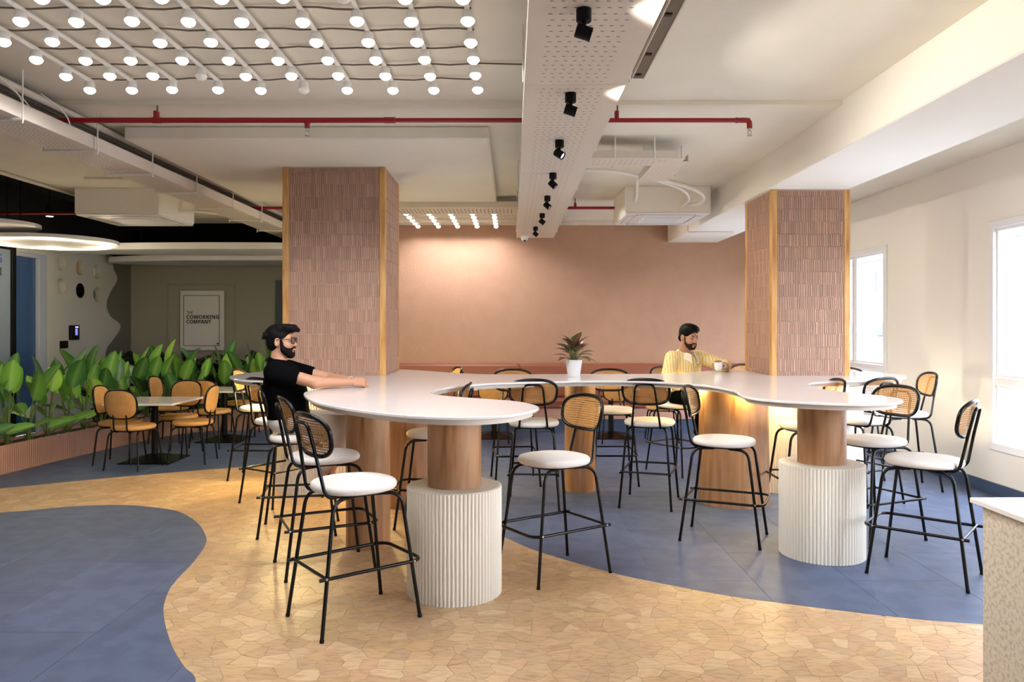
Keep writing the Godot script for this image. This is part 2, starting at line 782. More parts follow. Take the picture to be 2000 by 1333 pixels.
	M.beard_brown.metallic_specular = 0.2
	mat("cloth_black", 10, 10, 12, 0.95)
	M.cloth_black.metallic_specular = 0.12
	mat("collar_cream", 246, 236, 208, 0.85)
	mat("cloth_grey", 196, 188, 178, 0.85)
	mat("sandal_brown", 74, 48, 34, 0.6)
	mat("teeth", 236, 228, 218, 0.4)
	mat("lip", 150, 88, 74, 0.5)
	mat("eye_dark", 24, 18, 16, 0.2)
	# yellow shirt with pale stripes
	var im = Image.create(128, 8, false, Image.FORMAT_RGB8)
	for x in 128:
		var c = Color8(236, 206, 128)
		if x % 32 < 9:
			c = Color8(248, 238, 206)
		elif x % 32 in [16, 17, 18]:
			c = Color8(222, 182, 96)
		for y in 8:
			im.set_pixel(x, y, c)
	m = mat("cloth_yellow", 255, 255, 255, 0.85)
	m.albedo_texture = ImageTexture.create_from_image(im)
	tri_map(m, Vector3(9.0, 9.0, 9.0))
	# open cane webbing: crossing strands with eight-cornered holes
	var cane = Image.create(64, 64, false, Image.FORMAT_RGBA8)
	for y in 64:
		for x in 64:
			var u = absf(x - 31.5) / 32.0
			var w = absf(y - 31.5) / 32.0
			var hole = u < 0.5 and w < 0.5 and u + w < 0.78
			var shade = 0.86 + 0.14 * sin(x * 1.2) * sin(y * 1.2)
			if u + w > 1.0 and u + w < 1.1:
				shade *= 0.8
			cane.set_pixel(x, y, Color(0.83 * shade, 0.6 * shade, 0.33 * shade, 0.0 if hole else 1.0))
	m = mat("cane", 255, 255, 255, 0.55)
	m.albedo_texture = ImageTexture.create_from_image(cane)
	m.transparency = BaseMaterial3D.TRANSPARENCY_ALPHA_SCISSOR
	m.alpha_scissor_threshold = 0.5
	m.cull_mode = BaseMaterial3D.CULL_DISABLED
	m.backlight_enabled = true
	m.backlight = Color(0.3, 0.3, 0.3)
	for g in [["bulb_glow", 255, 244, 228, 3.0], ["led_warm", 255, 196, 96, 3.0], ["led_white", 255, 236, 200, 3.0], ["ring_glow", 255, 232, 204, 2.2], ["screen_blue", 90, 90, 230, 1.0], ["screen_white", 220, 215, 255, 1.6], ["spot_lens", 230, 225, 255, 1.2], ["bulb_dim", 232, 226, 216, 0.1]]:
		m = mat(g[0], 240, 238, 232, 0.5)
		m.emission_enabled = true
		m.emission = Color8(g[1], g[2], g[3])
		m.emission_energy_multiplier = g[4]


# ------------------------------------------------------------------ the scene

const BULB = 0.09
const WARM = Color(0.99, 0.99, 1.0)
const ORD = ["first", "second", "third", "fourth", "fifth", "sixth", "seventh", "eighth", "ninth", "tenth"]


func _ready() -> void:
	rng.seed = 7
	var cam = Camera3D.new()
	cam.name = "camera"
	cam.position = Vector3(0, 1.5, 0)
	cam.projection = Camera3D.PROJECTION_FRUSTUM
	cam.near = 0.05
	cam.far = 200.0
	cam.size = 0.05 * 1333.0 / 1500.0
	cam.frustum_offset = Vector2(0.0, -0.05 * 29.5 / 1500.0)
	cam.current = true
	add_child(cam)
	var we = WorldEnvironment.new()
	we.name = "world_environment"
	var env = Environment.new()
	env.background_mode = Environment.BG_SKY
	var sky = Sky.new()
	var sm = ProceduralSkyMaterial.new()
	sm.sky_top_color = Color8(216, 228, 246)
	sm.sky_horizon_color = Color8(242, 246, 252)
	sm.ground_bottom_color = Color8(150, 148, 142)
	sm.ground_horizon_color = Color8(210, 212, 212)
	sm.sky_energy_multiplier = 4.3
	sm.ground_energy_multiplier = 1.6
	sky.sky_material = sm
	env.sky = sky
	env.tonemap_mode = Environment.TONE_MAPPER_LINEAR
	env.tonemap_exposure = 1.17
	env.sdfgi_enabled = true
	env.ssao_enabled = true
	env.ssil_enabled = true
	we.environment = env
	add_child(we)

	make_materials()
	build_shell()
	build_floor()
	build_windows()
	build_outside()
	build_lobby()
	build_pillars()
	build_table()
	build_bench()
	build_planter()
	build_ceiling_services()
	build_bulbs()
	build_tracks()
	build_stools()
	build_dining()
	build_plants()
	build_counter()
	build_people()
	build_small_things()


# ------------------------------------------------------------------ room shell

func span(mb: MB, x0: float, x1: float, y0: float, y1: float, d0: float, d1: float, bev: float = 0.0) -> void:
	mb.box(Vector3((x0 + x1) / 2, (y0 + y1) / 2, -(d0 + d1) / 2), Vector3(x1 - x0, y1 - y0, d1 - d0), bev)


func build_shell() -> void:
	var mb = mb_at()
	span(mb, -5.18, 4.48, CEIL_A, 3.4, -4.2, 5.37)
	span(mb, -5.18, 4.48, CEIL_B, 3.4, 5.37, 11.6)
	struct("ceiling", mb, M.ceiling_paint, "pale beige painted slab ceiling over the bar table", "ceiling")
	mb = mb_at()
	span(mb, -6.8, -5.18, 3.36, 3.5, -4.2, 13.9)
	span(mb, -5.18, -1.9, 3.36, 3.5, 11.6, 13.9)
	struct("ceiling", mb, M.black_ceiling, "black painted ceiling over the dim lobby", "ceiling")
	mb = mb_at()
	span(mb, -3.01, -0.18, 2.945, CEIL_B, 5.95, 8.94, 0.012)
	struct("trim", mb, M.ceiling_paint, "thick dropped slab panel in the ceiling above the wider tiled pillar", "ceiling panel")
	mb = mb_at()
	span(mb, 2.31, 3.05, 2.739, CEIL_B + 0.05, -4.0, 11.4, 0.008)
	struct("beam", mb, M.cream_wall, "deep cream ceiling beam running over the narrower tiled pillar", "beam")
	mb = mb_at()
	span(mb, -1.9, 2.31, 2.995, CEIL_B + 0.02, 10.9, 11.4)
	struct("beam", mb, M.ceiling_paint, "shallow beam along the top of the terracotta wall", "beam")
	mb = mb_at()
	span(mb, -2.0, 4.28, 0.0, 3.2, 11.4, 11.6)
	struct("wall_back", mb, M.terracotta_plaster, "terracotta textured plaster wall behind the long bench", "wall")
	# the wall with the windows: piers, then the strips below and above each opening
	mb = mb_at()
	var open = [[-2.6, -0.9], [1.5, 3.2], [5.1, 6.83], [8.78, 10.45]]
	var at = -4.2
	for w in open:
		span(mb, 4.28, 4.48, 0.0, 3.2, at, w[0])
		span(mb, 4.28, 4.48, 0.0, 0.42, w[0], w[1])
		span(mb, 4.28, 4.48, 2.41, 3.2, w[0], w[1])
		at = w[1]
	span(mb, 4.28, 4.48, 0.0, 3.2, at, 11.6)
	struct("wall_right", mb, M.cream_wall, "cream painted wall with tall white framed windows", "wall")
	mb = mb_at()
	span(mb, 4.262, 4.28, 0.0, 0.11, -4.0, 11.4, 0.003)
	struct("baseboard_right", mb, M.blue_skirting, "dark blue skirting at the foot of the cream window wall", "baseboard")
	mb = mb_at()
	span(mb, -6.8, 4.48, 0.0, 3.4, -4.4, -4.2)
	struct("wall_front", mb, M.cream_wall, "cream wall closing the room behind the viewer", "wall")
	mb = mb_at()
	span(mb, -6.8, -6.6, 0.0, 2.66, -4.2, 9.3)
	struct("wall_left", mb, M.lobby_wall, "pale lobby wall before the glass doors", "wall")


func zone_band() -> PackedVector2Array:
	# the wood mosaic, as (x, d)
	var a = smooth_loop(vecs([-5.3, 6.68, -4.72, 7.08, -3.83, 7.66, -2.95, 8.12, -2.5, 8.2, -2.08, 7.81, -1.44, 7.19, -0.89, 6.56, -0.4, 5.95, -0.08, 5.49, 0.18, 5.1, 0.6, 4.67, 0.89, 4.46, 1.12, 4.31, 1.39, 4.18, 1.96, 3.96, 2.36, 3.86, 3.2, 3.72, 4.26, 3.6]), 5, false)
	var b = smooth_loop(vecs([-1.3, 1.0, -1.2, 2.0, -1.25, 2.85, -1.33, 3.23, -1.45, 3.39, -1.6, 3.61, -1.78, 3.93, -1.89, 4.18, -1.97, 4.47, -2.02, 4.86, -2.1, 5.26, -2.2, 5.51, -2.41, 5.87, -2.69, 6.2, -2.96, 6.35, -3.27, 6.43, -3.62, 6.39, -3.95, 6.23, -4.12, 6.16, -4.6, 5.9, -5.3, 5.4]), 5, false)
	a.append(Vector2(4.26, 1.0))
	a.append_array(b)
	return a


func blue_zones() -> Array:
	var room = PackedVector2Array([Vector2(-5.3, 1.0), Vector2(4.26, 1.0), Vector2(4.26, 11.2), Vector2(-5.3, 11.2)])
	var out = []
	for q in Geometry2D.clip_polygons(room, zone_band()):
		if not Geometry2D.is_polygon_clockwise(q) or true:
			out.append(q)
	return out


func piece_of_floor(mb: MB, poly: PackedVector2Array, top: float, bev: float) -> void:
	# poly in (x, d), already inset; a thin piece with sloped edges
	var q = PackedVector2Array()
	for p in poly:
		q.append(Vector2(p.x, -p.y))
	mb.prism(q, -0.012, top, Transform3D(), bev, 35.0, false)


func tidy(poly: PackedVector2Array, least: float) -> PackedVector2Array:
	var out = PackedVector2Array()
	for p in poly:
		if out.is_empty() or out[out.size() - 1].distance_to(p) > least:
			out.append(p)
	if out.size() > 2 and out[0].distance_to(out[out.size() - 1]) < least:
		out.remove_at(out.size() - 1)
	return out


func area_of(poly: PackedVector2Array) -> float:
	var s = 0.0
	for i in poly.size():
		s += poly[i].cross(poly[(i + 1) % poly.size()])
	return absf(s) / 2.0


func build_floor() -> void:
	var base = mb_at()
	span(base, -5.5, 4.48, -0.2, -0.0025, -4.2, 11.6)
	var floor_o = struct("floor", base, M.floor_grout, "floor of blue tiles and a winding band of wood chip mosaic", "floor")
	# blue tiles, two widths long, laid in staggered columns
	var zones = blue_zones()
	var spot = []
	var W = 0.575
	for i in range(-10, 8):
		for j in range(-3, 9):
			var x0 = 0.27 + i * W
			var d0 = 2.65 + j * 1.11 + (0.55 if i % 2 == 0 else 0.0) - (0.0 if i < 1 else 0.35)
			var cell = PackedVector2Array([Vector2(x0 + 0.0012, d0 + 0.0012), Vector2(x0 + W - 0.0012, d0 + 0.0012), Vector2(x0 + W - 0.0012, d0 + 1.11 - 0.0012), Vector2(x0 + 0.0012, d0 + 1.11 - 0.0012)])
			for z in zones:
				for q in Geometry2D.intersect_polygons(cell, z):
					spot.append(tidy(q, 0.004))
	for q in spot:
		if q.size() < 3 or area_of(q) < 0.002:
			continue
		var mb = mb_at()
		var s = rng.randf_range(0.93, 1.06)
		var k = lin(80, 95, 126)
		mb.col = Color(k.r * s, k.g * s, k.b * s)
		piece_of_floor(mb, q, 0.0, 0.0008)
		obj("tile", mb, M.blue_tile, floor_o)
	# behind the camera the tiles go on as one plain field
	var rest = mb_at()
	rest.col = lin(80, 95, 126)
	span(rest, -5.5, 4.26, -0.01, 0.0, -4.2, 1.0)
	tag(obj("tile_field", rest, M.blue_tile, floor_o), "", "", "", "stuff")
	# the wood mosaic: cells of a jittered grid, each a chip
	var zone = zone_band()
	var S = 0.094
	var gx0 = -5.6
	var gd0 = 0.7
	var NX = 108
	var ND = 84
	var pts = []
	for i in NX:
		var row = PackedVector2Array()
		for j in ND:
			row.append(Vector2(gx0 + (i + rng.randf_range(-0.5, 0.5)) * S, gd0 + (j + rng.randf_range(-0.5, 0.5)) * S))
		pts.append(row)
	var chips = []
	for i in range(2, NX - 2):
		for j in range(2, ND - 2):
			var c: Vector2 = pts[i][j]
			if c.x < -5.45 or c.x > 4.35 or c.y < 0.92 or c.y > 8.4:
				continue
			var poly = PackedVector2Array([c + Vector2(-2, -2) * S, c + Vector2(2, -2) * S, c + Vector2(2, 2) * S, c + Vector2(-2, 2) * S])
			for a in range(-2, 3):
				for b in range(-2, 3):
					if a == 0 and b == 0:
						continue
					var q: Vector2 = pts[i + a][j + b]
					poly = cut_half(poly, (c + q) / 2.0, (q - c).normalized(), 0.0007)
			poly = tidy(poly, 0.006)
			if poly.size() < 3:
				continue
			var inside = true
			for p in poly:
				if not Geometry2D.is_point_in_polygon(p, zone):
					inside = false
					break
			if inside:
				chips.append([c.y, c.x, poly])
			else:
				for q in Geometry2D.intersect_polygons(poly, zone):
					q = tidy(q, 0.004)
					if q.size() > 2 and area_of(q) > 0.0002:
						chips.append([c.y, c.x, q])
	var order = []
	for k in chips.size():
		var d: float = chips[k][0]
		var px = 1000.0 + 1500.0 * chips[k][1] / d
		var py = 637.0 + 2250.0 / d
		var seen = px > 0 and px < 1915 and py < 1333 and d > 3.2
		order.append([area_of(chips[k][2]) / (d * d * d) if seen else 0.0, k])
	order.sort_custom(func(p, q): return p[0] > q[0])
	var shades = [[206, 172, 130], [202, 167, 125], [211, 178, 137], [198, 164, 124], [215, 184, 145], [205, 168, 130], [196, 164, 128]]
	var many = mb_at()
	for n in order.size():
		var ch = chips[order[n][1]]
		var sh = shades[rng.randi() % shades.size()]
		var mb = many
		if n < 300:
			mb = mb_at(p3(ch[1], 0, ch[0]))
		var k = lin(sh[0], sh[1], sh[2])
		var f = rng.randf_range(0.94, 1.05)
		mb.col = Color(k.r * f, k.g * f, k.b * f)
		piece_of_floor(mb, ch[2], rng.randf_range(-0.0006, 0.0004), 0.0009)
		if n < 300:
			var o = obj("wood_chip", mb, M.chip, floor_o)
			o.position = mb.o
	tag(obj("wood_chip_field", many, M.chip, floor_o), "", "", "", "stuff")


func cut_half(poly: PackedVector2Array, mid: Vector2, nn: Vector2, gap: float) -> PackedVector2Array:
	var out = PackedVector2Array()
	var m = poly.size()
	for i in m:
		var a = poly[i]
		var b = poly[(i + 1) % m]
		var da = (a - mid).dot(nn) + gap
		var db = (b - mid).dot(nn) + gap
		if da <= 0.0:
			out.append(a)
		if (da < 0.0) != (db < 0.0):
			out.append(a.lerp(b, da / (da - db)))
	return out


func build_windows() -> void:
	var wins = [[8.78, 10.45, "window"], [5.1, 6.83, "window"], [1.5, 3.2, "window"], [-2.6, -0.9, "window"]]
	var labels = ["tall white framed window behind the narrower tiled pillar", "tall white framed window beside the grey plaster counter", "white framed window close to the viewer", "white framed window behind the viewer"]
	for i in 4:
		var d0: float = wins[i][0]
		var d1: float = wins[i][1]
		var dm = (d0 + d1) / 2
		var t = thing("window_%d" % (i + 1), labels[i], "window", p3(4.3, 0.42, dm), 0.0, "", "structure")
		var org = t.position
		var fr = mb_at(org)
		span(fr, 4.255, 4.34, 0.40, 0.47, d0 - 0.03, d1 + 0.03, 0.006)
		span(fr, 4.255, 4.34, 2.36, 2.43, d0 - 0.03, d1 + 0.03, 0.006)
		span(fr, 4.255, 4.34, 0.46, 2.37, d0 - 0.03, d0 + 0.04, 0.006)
		span(fr, 4.255, 4.34, 0.46, 2.37, d1 - 0.04, d1 + 0.03, 0.006)
		obj("frame", fr, M.frame_white, t)
		var tr = mb_at(org)
		span(tr, 4.27, 4.34, 0.98, 1.05, d0 + 0.03, d1 - 0.03, 0.006)
		obj("transom", tr, M.frame_white, t)
		var mu = mb_at(org)
		span(mu, 4.275, 4.335, 1.04, 2.37, dm - 0.035, dm + 0.035, 0.006)
		obj("mullion", mu, M.frame_white, t)
		for q in [[d0 + 0.03, dm - 0.03, 1.04, 2.37], [dm + 0.03, d1 - 0.03, 1.04, 2.37], [d0 + 0.03, d1 - 0.03, 0.46, 0.99]]:
			var sash = mb_at(org)
			var a: float = q[0]
			var b: float = q[1]
			span(sash, 4.285, 4.325, q[2], q[2] + 0.035, a, b, 0.004)
			span(sash, 4.285, 4.325, q[3] - 0.035, q[3], a, b, 0.004)
			span(sash, 4.285, 4.325, q[2] + 0.03, q[3] - 0.03, a, a + 0.035, 0.004)
			span(sash, 4.285, 4.325, q[2] + 0.03, q[3] - 0.03, b - 0.035, b, 0.004)
			var so = obj("sash", sash, M.frame_white, t)
			var g = mb_at(org)
			g.face([Vector3(4.305, q[2] + 0.03, -a - 0.03), Vector3(4.305, q[2] + 0.03, -b + 0.03), Vector3(4.305, q[3] - 0.03, -b + 0.03), Vector3(4.305, q[3] - 0.03, -a - 0.03)], Vector3(9, 1, -dm))
			obj("pane", g, M.pane, so)


func build_outside() -> void:
	var t = thing("building", "pale apartment block seen through the far window", "building", p3(14, -8, 24))
	var mb = mb_at(t.position)
	span(mb, 11.5, 18, -8, 12, 15, 34)
	obj("wall", mb, M.facade, t)
	mb = mb_at(t.position)
	span(mb, 11.1, 11.5, 3.55, 3.75, 15, 34, 0.02)
	span(mb, 11.1, 11.5, 0.2, 0.4, 15, 34, 0.02)
	obj("ledge", mb, M.facade, t)
	for w in [[25.6, 26.2, 1.55, 2.0], [24.2, 24.6, 2.6, 3.2], [23.5, 23.8, 2.6, 3.1], [25.4, 27.0, 0.6, 1.2], [23.2, 23.6, 0.5, 1.5], [22.0, 22.6, 2.4, 3.2], [20.5, 21.2, 0.6, 1.6]]:
		mb = mb_at(t.position)
		span(mb, 11.44, 11.5, w[2], w[3], w[0], w[1], 0.01)
		var win = obj("window", mb, M.facade_glass, t)
		mb = mb_at(t.position)
		for i in 4:
			var y = lerpf(w[2], w[3], (i + 0.5) / 4.0)
			mb.tube([p3(11.42, y, w[0]), p3(11.42, y, w[1])], 0.012, 5)
		obj("grille", mb, M.facade, win)
	mb = mb_at(t.position)
	span(mb, 10.3, 11.5, 1.2, 1.62, 23.4, 24.4, 0.02)
	obj("balcony", mb, M.facade_glass, t)
	var b = thing("building", "white house seen through the nearer window", "building", p3(13, -8, 9))
	mb = mb_at(b.position)
	span(mb, 10.5, 15, -8, 9, 2, 13.5)
	obj("wall", mb, M.facade, b)
	for w in [[10.2, 10.9, 2.6, 3.2], [7.5, 8.5, 2.2, 3.4], [10.3, 10.6, 0.2, 0.8]]:
		mb = mb_at(b.position)
		span(mb, 10.44, 10.5, w[2], w[3], w[0], w[1], 0.01)
		obj("window", mb, M.facade_glass, b)


func build_lobby() -> void:
	var mb = mb_at()
	span(mb, -7.4, -5.5, -0.2, 0.0, -4.2, 13.9)
	span(mb, -5.5, -1.9, -0.2, 0.0, 11.6, 13.9)
	struct("floor", mb, M.lobby_floor, "grey lobby floor behind the row of potted greenery", "floor")
	mb = mb_at()
	span(mb, -6.8, -1.8, 0.0, 2.64, 13.5, 13.7)
	var back = struct("wall_far", mb, M.notice_wall, "olive grey lobby wall carrying the framed notice", "wall")
	# moulding round the notice
	mb = mb_at()
	for f in [[-6.05, -4.86, 0.62, 2.24]]:
		span(mb, f[0], f[1], f[3] - 0.03, f[3], 13.475, 13.5, 0.008)
		span(mb, f[0], f[1], f[2], f[2] + 0.03, 13.475, 13.5, 0.008)
		span(mb, f[0], f[0] + 0.03, f[2] + 0.02, f[3] - 0.02, 13.475, 13.5, 0.008)
		span(mb, f[1] - 0.03, f[1], f[2] + 0.02, f[3] - 0.02, 13.475, 13.5, 0.008)
	obj("moulding", mb, M.notice_wall, back)
	mb = mb_at()
	span(mb, -6.8, -1.8, 2.64, 3.4, 13.5, 13.7)
	span(mb, -6.8, -6.6, 2.66, 3.4, -4.2, 13.5)
	struct("wall_upper", mb, M.black_ceiling, "black painted band of wall above the lobby panels", "wall")
	mb = mb_at()
	span(mb, -2.0, -1.8, 0.0, 3.4, 11.6, 13.5)
	struct("wall_inner", mb, M.lobby_grey, "grey side wall of the lobby behind the pillar", "wall")
	# teal door leaf at the far end
	var dr = thing("door_3", "dark teal door half hidden behind the wider tiled pillar", "door", p3(-3.75, 0, 13.42), 0.0, "", "structure")
	mb = mb_at(dr.position)
	span(mb, -4.14, -3.2, 0.0, 2.3, 13.44, 13.49, 0.004)
	obj("leaf", mb, M.teal_door, dr)
	mb = mb_at(dr.position)
	mb.tube(fillet([p3(-3.3, 0.95, 13.44), p3(-3.3, 0.95, 13.38), p3(-3.3, 1.25, 13.38), p3(-3.3, 1.25, 13.44)], 0.02), 0.008, 6)
	obj("handle", mb, M.steel, dr)
	# the wall with round recesses, standing along the lobby with a wavy end
	var csg = CSGCombiner3D.new()
	csg.name = "wall_circles"
	add_child(csg)
	var poly = PackedVector2Array([Vector2(10.9, 0.0), Vector2(10.9, 2.66)])
	var wav = smooth_loop(vecs([12.68, 2.66, 12.72, 2.45, 12.84, 2.28, 12.62, 2.05, 12.5, 1.85, 12.62, 1.66, 12.95, 1.5, 12.72, 1.28, 12.5, 1.12, 12.5, 0.9, 12.78, 0.6, 12.7, 0.3, 12.6, 0.0]), 6, false)
	poly.append_array(wav)
	var w = CSGPolygon3D.new()
	w.name = "panel"
	w.polygon = poly
	w.depth = 0.2
	w.material = M.lobby_wall
	w.transform = Transform3D(Basis(Vector3(0, 0, -1), Vector3(0, 1, 0), Vector3(1, 0, 0)), Vector3(-6.6, 0, 0))
	csg.add_child(w)
	tag(csg, "pale wall with six round recesses and a wavy cut end", "wall", "", "structure")
	var n = 0
	for row in 2:
		for k in 3:
			var d = [11.24, 11.74, 12.22][k]
			var y = [2.42 - 0.03 * k, 2.08 - 0.04 * k][row]
			var c = CSGCylinder3D.new()
			c.name = "recess"
			c.radius = 0.115
			c.height = 0.22
			c.sides = 32
			c.operation = CSGShape3D.OPERATION_SUBTRACTION
			c.rotation.z = PI / 2
			c.position = p3(-6.6, y, d)
			c.material = M.black_matte if (row == 1 and k == 1) else M.lobby_wall
			csg.add_child(c, true)
			if not (row == 1 and k == 1):
				var lab = ["grey disc in the upper recess beside the glass door", "amber disc in the middle upper recess of the lobby wall", "pale disc in the upper recess by the wavy edge", "grey disc in the lower recess beside the glass door", "", "dark grey disc in the lower recess by the wavy edge"][row * 3 + k]
				var sh = mb_at(p3(-6.7, y, d))
				sh.lathe([Vector2(0.0, 0.0), Vector2(0.1, 0.0), Vector2(0.105, 0.012), Vector2(0.09, 0.02), Vector2(0.03, 0.03), Vector2(0.0, 0.032)], 28, Transform3D(Basis(Vector3(0, -1, 0), Vector3(1, 0, 0), Vector3(0, 0, 1)), sh.o))
				tag(obj("wall_disc", sh, [M.lobby_wall, M.wood_trim, M.drum_white, M.drum_top, M.ink, M.lobby_grey][row * 3 + k]), lab, "ornament", "discs in the round recesses")
			n += 1
	mb = mb_at()
	span(mb, -6.8, -6.7, 0.0, 2.66, 12.55, 13.5)
	struct("wall_recess", mb, M.lobby_grey, "dark grey strip of wall beyond the wavy edge", "wall")
	# glass doors along the lobby
	mb = mb_at()
	span(mb, -6.8, -6.6, 2.5, 2.66, 9.3, 10.9)
	struct("wall_lintel", mb, M.lobby_wall, "pale strip of wall above the glass doors", "wall")
	var g1 = thing("door_1", "blue tinted glass door beside the wall of round recesses", "door", p3(-6.65, 0, 10.55), 0.0, "", "structure")
	mb = mb_at(g1.position)
	span(mb, -6.68, -6.65, 0.02, 2.47, 10.2, 10.74)
	obj("glass_leaf", mb, M.blue_glass, g1)
	mb = mb_at(g1.position)
	span(mb, -6.74, -6.6, 0.0, 2.5, 10.72, 10.9, 0.005)
	span(mb, -6.74, -6.6, 2.44, 2.5, 10.2, 10.73, 0.005)
	obj("jamb", mb, M.jamb, g1)
	var g2 = thing("door_2", "grey glass door leaf with a dark edge at the picture border", "door", p3(-6.62, 0, 9.7), 0.0, "", "structure")
	mb = mb_at(g2.position)
	span(mb, -6.64, -6.61, 0.02, 2.5, 9.3, 10.12)
	obj("glass_leaf", mb, M.grey_glass, g2)
	mb = mb_at(g2.position)
	span(mb, -6.66, -6.58, 0.0, 2.55, 10.12, 10.2, 0.005)
	span(mb, -6.66, -6.58, 2.5, 2.55, 9.3, 10.12, 0.005)
	obj("dark_edge", mb, M.black_matte, g2)
	for q in [["S", M.blue_ink, 2.29, 9.88, 0.1], ["I", M.ink, 2.12, 9.9, 0.1]]:
		var tx = letters(q[0], q[4], false)
		var o = obj("letter", tx, q[1], g2)
		o.transform = Transform3D(Basis(Vector3(0, 0, -1), Vector3(0, 1, 0), Vector3(1, 0, 0)), p3(-6.607, q[2], q[3]) - g2.position)
	mb = mb_at()
	span(mb, -7.4, -7.2, 0.0, 3.4, 9.0, 11.4)
	struct("wall_office", mb, M.lobby_grey, "dim office wall behind the glass doors", "wall")
	# access reader and switch plate on the round-recess wall
	var rd = thing("access_reader", "black access reader with a small lit blue screen on the lobby wall", "card reader", p3(-6.6, 1.33, 11.52))
	mb = mb_at(rd.position)
	span(mb, -6.6, -6.55, 1.29, 1.51, 11.43, 11.64, 0.008)
	obj("casing", mb, M.black_matte, rd)
	mb = mb_at(rd.position)
	span(mb, -6.552, -6.548, 1.36, 1.46, 11.52, 11.58)
	obj("screen", mb, M.screen_blue, rd)
	mb = mb_at(rd.position)
	span(mb, -6.552, -6.548, 1.475, 1.49, 11.52, 11.6)
	obj("indicator", mb, M.screen_white, rd)
	var sw = thing("switch_plate", "small black switch plate just below the access reader", "switch", p3(-6.6, 1.22, 11.27))
	mb = mb_at(sw.position)
	span(mb, -6.6, -6.585, 1.17, 1.28, 11.2, 11.4, 0.004)
	obj("plate", mb, M.black_matte, sw)
	# framed notice
	var po = thing("framed_notice", "white framed notice with black lettering on the olive lobby wall", "poster", p3(-5.42, 1.08, 13.46))
	mb = mb_at(po.position)
	span(mb, -5.81, -5.04, 1.07, 2.12, 13.44, 13.474, 0.006)
	obj("board", mb, M.poster_white, po)
	mb = mb_at(po.position)
	var fx = [-5.75, -5.12, 1.15, 2.035]
	span(mb, fx[0], fx[1], fx[3] - 0.008, fx[3], 13.436, 13.44)
	span(mb, fx[0], fx[1], fx[2], fx[2] + 0.008, 13.436, 13.44)
	span(mb, fx[0], fx[0] + 0.008, fx[2], fx[3], 13.436, 13.44)
	span(mb, fx[1] - 0.008, fx[1], fx[2], fx[3], 13.436, 13.44)
	obj("printed_border", mb, M.ink, po)
	for q in [["THE", 0.055, 1.706, false, 0.115], ["COWORKING", 0.068, 1.622, true, 0.57], ["COMPANY", 0.068, 1.54, true, 0.43]]:
		var tx = letters(q[0], q[1], q[3])
		var o = obj("lettering", tx, M.ink, po)
		var bb = tx.get_aabb()
		var sy: float = q[1] / bb.size.y
		o.position = p3(-5.695, q[2], 13.436) - po.position - Vector3(bb.position.x * q[4] / bb.size.x, bb.position.y * sy, 0)
		o.scale = Vector3(q[4] / bb.size.x, sy, 1)
	mb = mb_at(po.position)
	mb.lathe([Vector2(0, 0), Vector2(0.014, 0), Vector2(0.014, 0.004), Vector2(0, 0.004)], 16, Transform3D(Basis(Vector3(1, 0, 0), Vector3(0, 0, 1), Vector3(0, -1, 0)), p3(-5.15, 1.19, 13.44)))
	obj("printed_dot", mb, M.ink, po)
	# hanging discs
	var discs = [[-5.86, 2.6, 8.5, 0.56, 0.56, "flat white ceiling disc without a lamp hanging at the picture edge"], [-5.58, 2.5, 9.3, 0.74, 0.74, "white ceiling disc with a glowing ring hanging over the lobby"], [-4.05, 2.54, 10.85, 2.4, 0.5, "long grey oval ceiling panel, the nearer and higher of two"], [-4.15, 2.52, 12.5, 2.4, 0.6, "long grey oval ceiling panel, the farther and lower of two"]]
	for i in 4:
		var q = discs[i]
		var t = thing("ceiling_disc", q[5], "ceiling panel", p3(q[0], q[1], q[2]))
		mb = mb_at()
		mb.prism(superellipse(q[3], q[4], 2.0, 64), 0.0, 0.045 if i < 2 else 0.09, Transform3D(), 0.005)
		obj("panel", mb, M.disc_panel, t)
		for s in [-0.5, 0.5]:
			mb = mb_at()
			mb.tube([Vector3(s * q[3], 0.04, 0), Vector3(s * q[3], 3.36 - q[1], 0)], 0.006, 6)
			obj("hanger", mb, M.black_matte, t)
		if i == 1:
			var ring = []
			for k in 48:
				ring.append(Vector3(cos(TAU * k / 48) * 0.66, -0.012, sin(TAU * k / 48) * 0.66))
			mb = mb_at()
			mb.tube(ring, 0.01, 8, true)
			obj("ring_lamp", mb, M.ring_glow, t)
			for k in 6:
				var l = OmniLight3D.new()
				l.name = "ring_light"
				l.light_energy = 0.13
				l.light_color = Color(1.0, 0.9, 0.76)
				l.omni_range = 14.0
				l.omni_attenuation = 2.0
				l.light_size = 0.05
				l.shadow_enabled = true
				l.position = Vector3(cos(TAU * k / 6) * 0.66, -0.1, sin(TAU * k / 6) * 0.66)
				t.add_child(l, true)
	# a small can lamp under the black ceiling
	var can = thing("can_lamp", "small black can lamp under the black lobby ceiling", "lamp", p3(-5.9, 2.9, 9.8))
	mb = mb_at()
	mb.lathe([Vector2(0, 0), Vector2(0.045, 0), Vector2(0.05, 0.01), Vector2(0.05, 0.14), Vector2(0.0, 0.14)], 20)
	mb.tube([Vector3(0, 0.14, 0), Vector3(0, 0.46, 0)], 0.006, 6)
	obj("casing", mb, M.black_matte, can)
	mb = mb_at()
	mb.lathe([Vector2(0, -0.004), Vector2(0.042, -0.004), Vector2(0.042, 0.0), Vector2(0, 0.0)], 20)
	obj("lens", mb, M.bulb_glow, can)
	var l = SpotLight3D.new()
	l.name = "can_light"
	l.light_energy = 0.25
	l.light_color = Color(1.0, 0.93, 0.84)
	l.spot_angle = 55.0
	l.spot_range = 12.0
	l.spot_attenuation = 2.0
	l.light_size = 0.04
	l.shadow_enabled = true
	l.rotation.x = -PI / 2
	l.position.y = -0.02
	can.add_child(l)


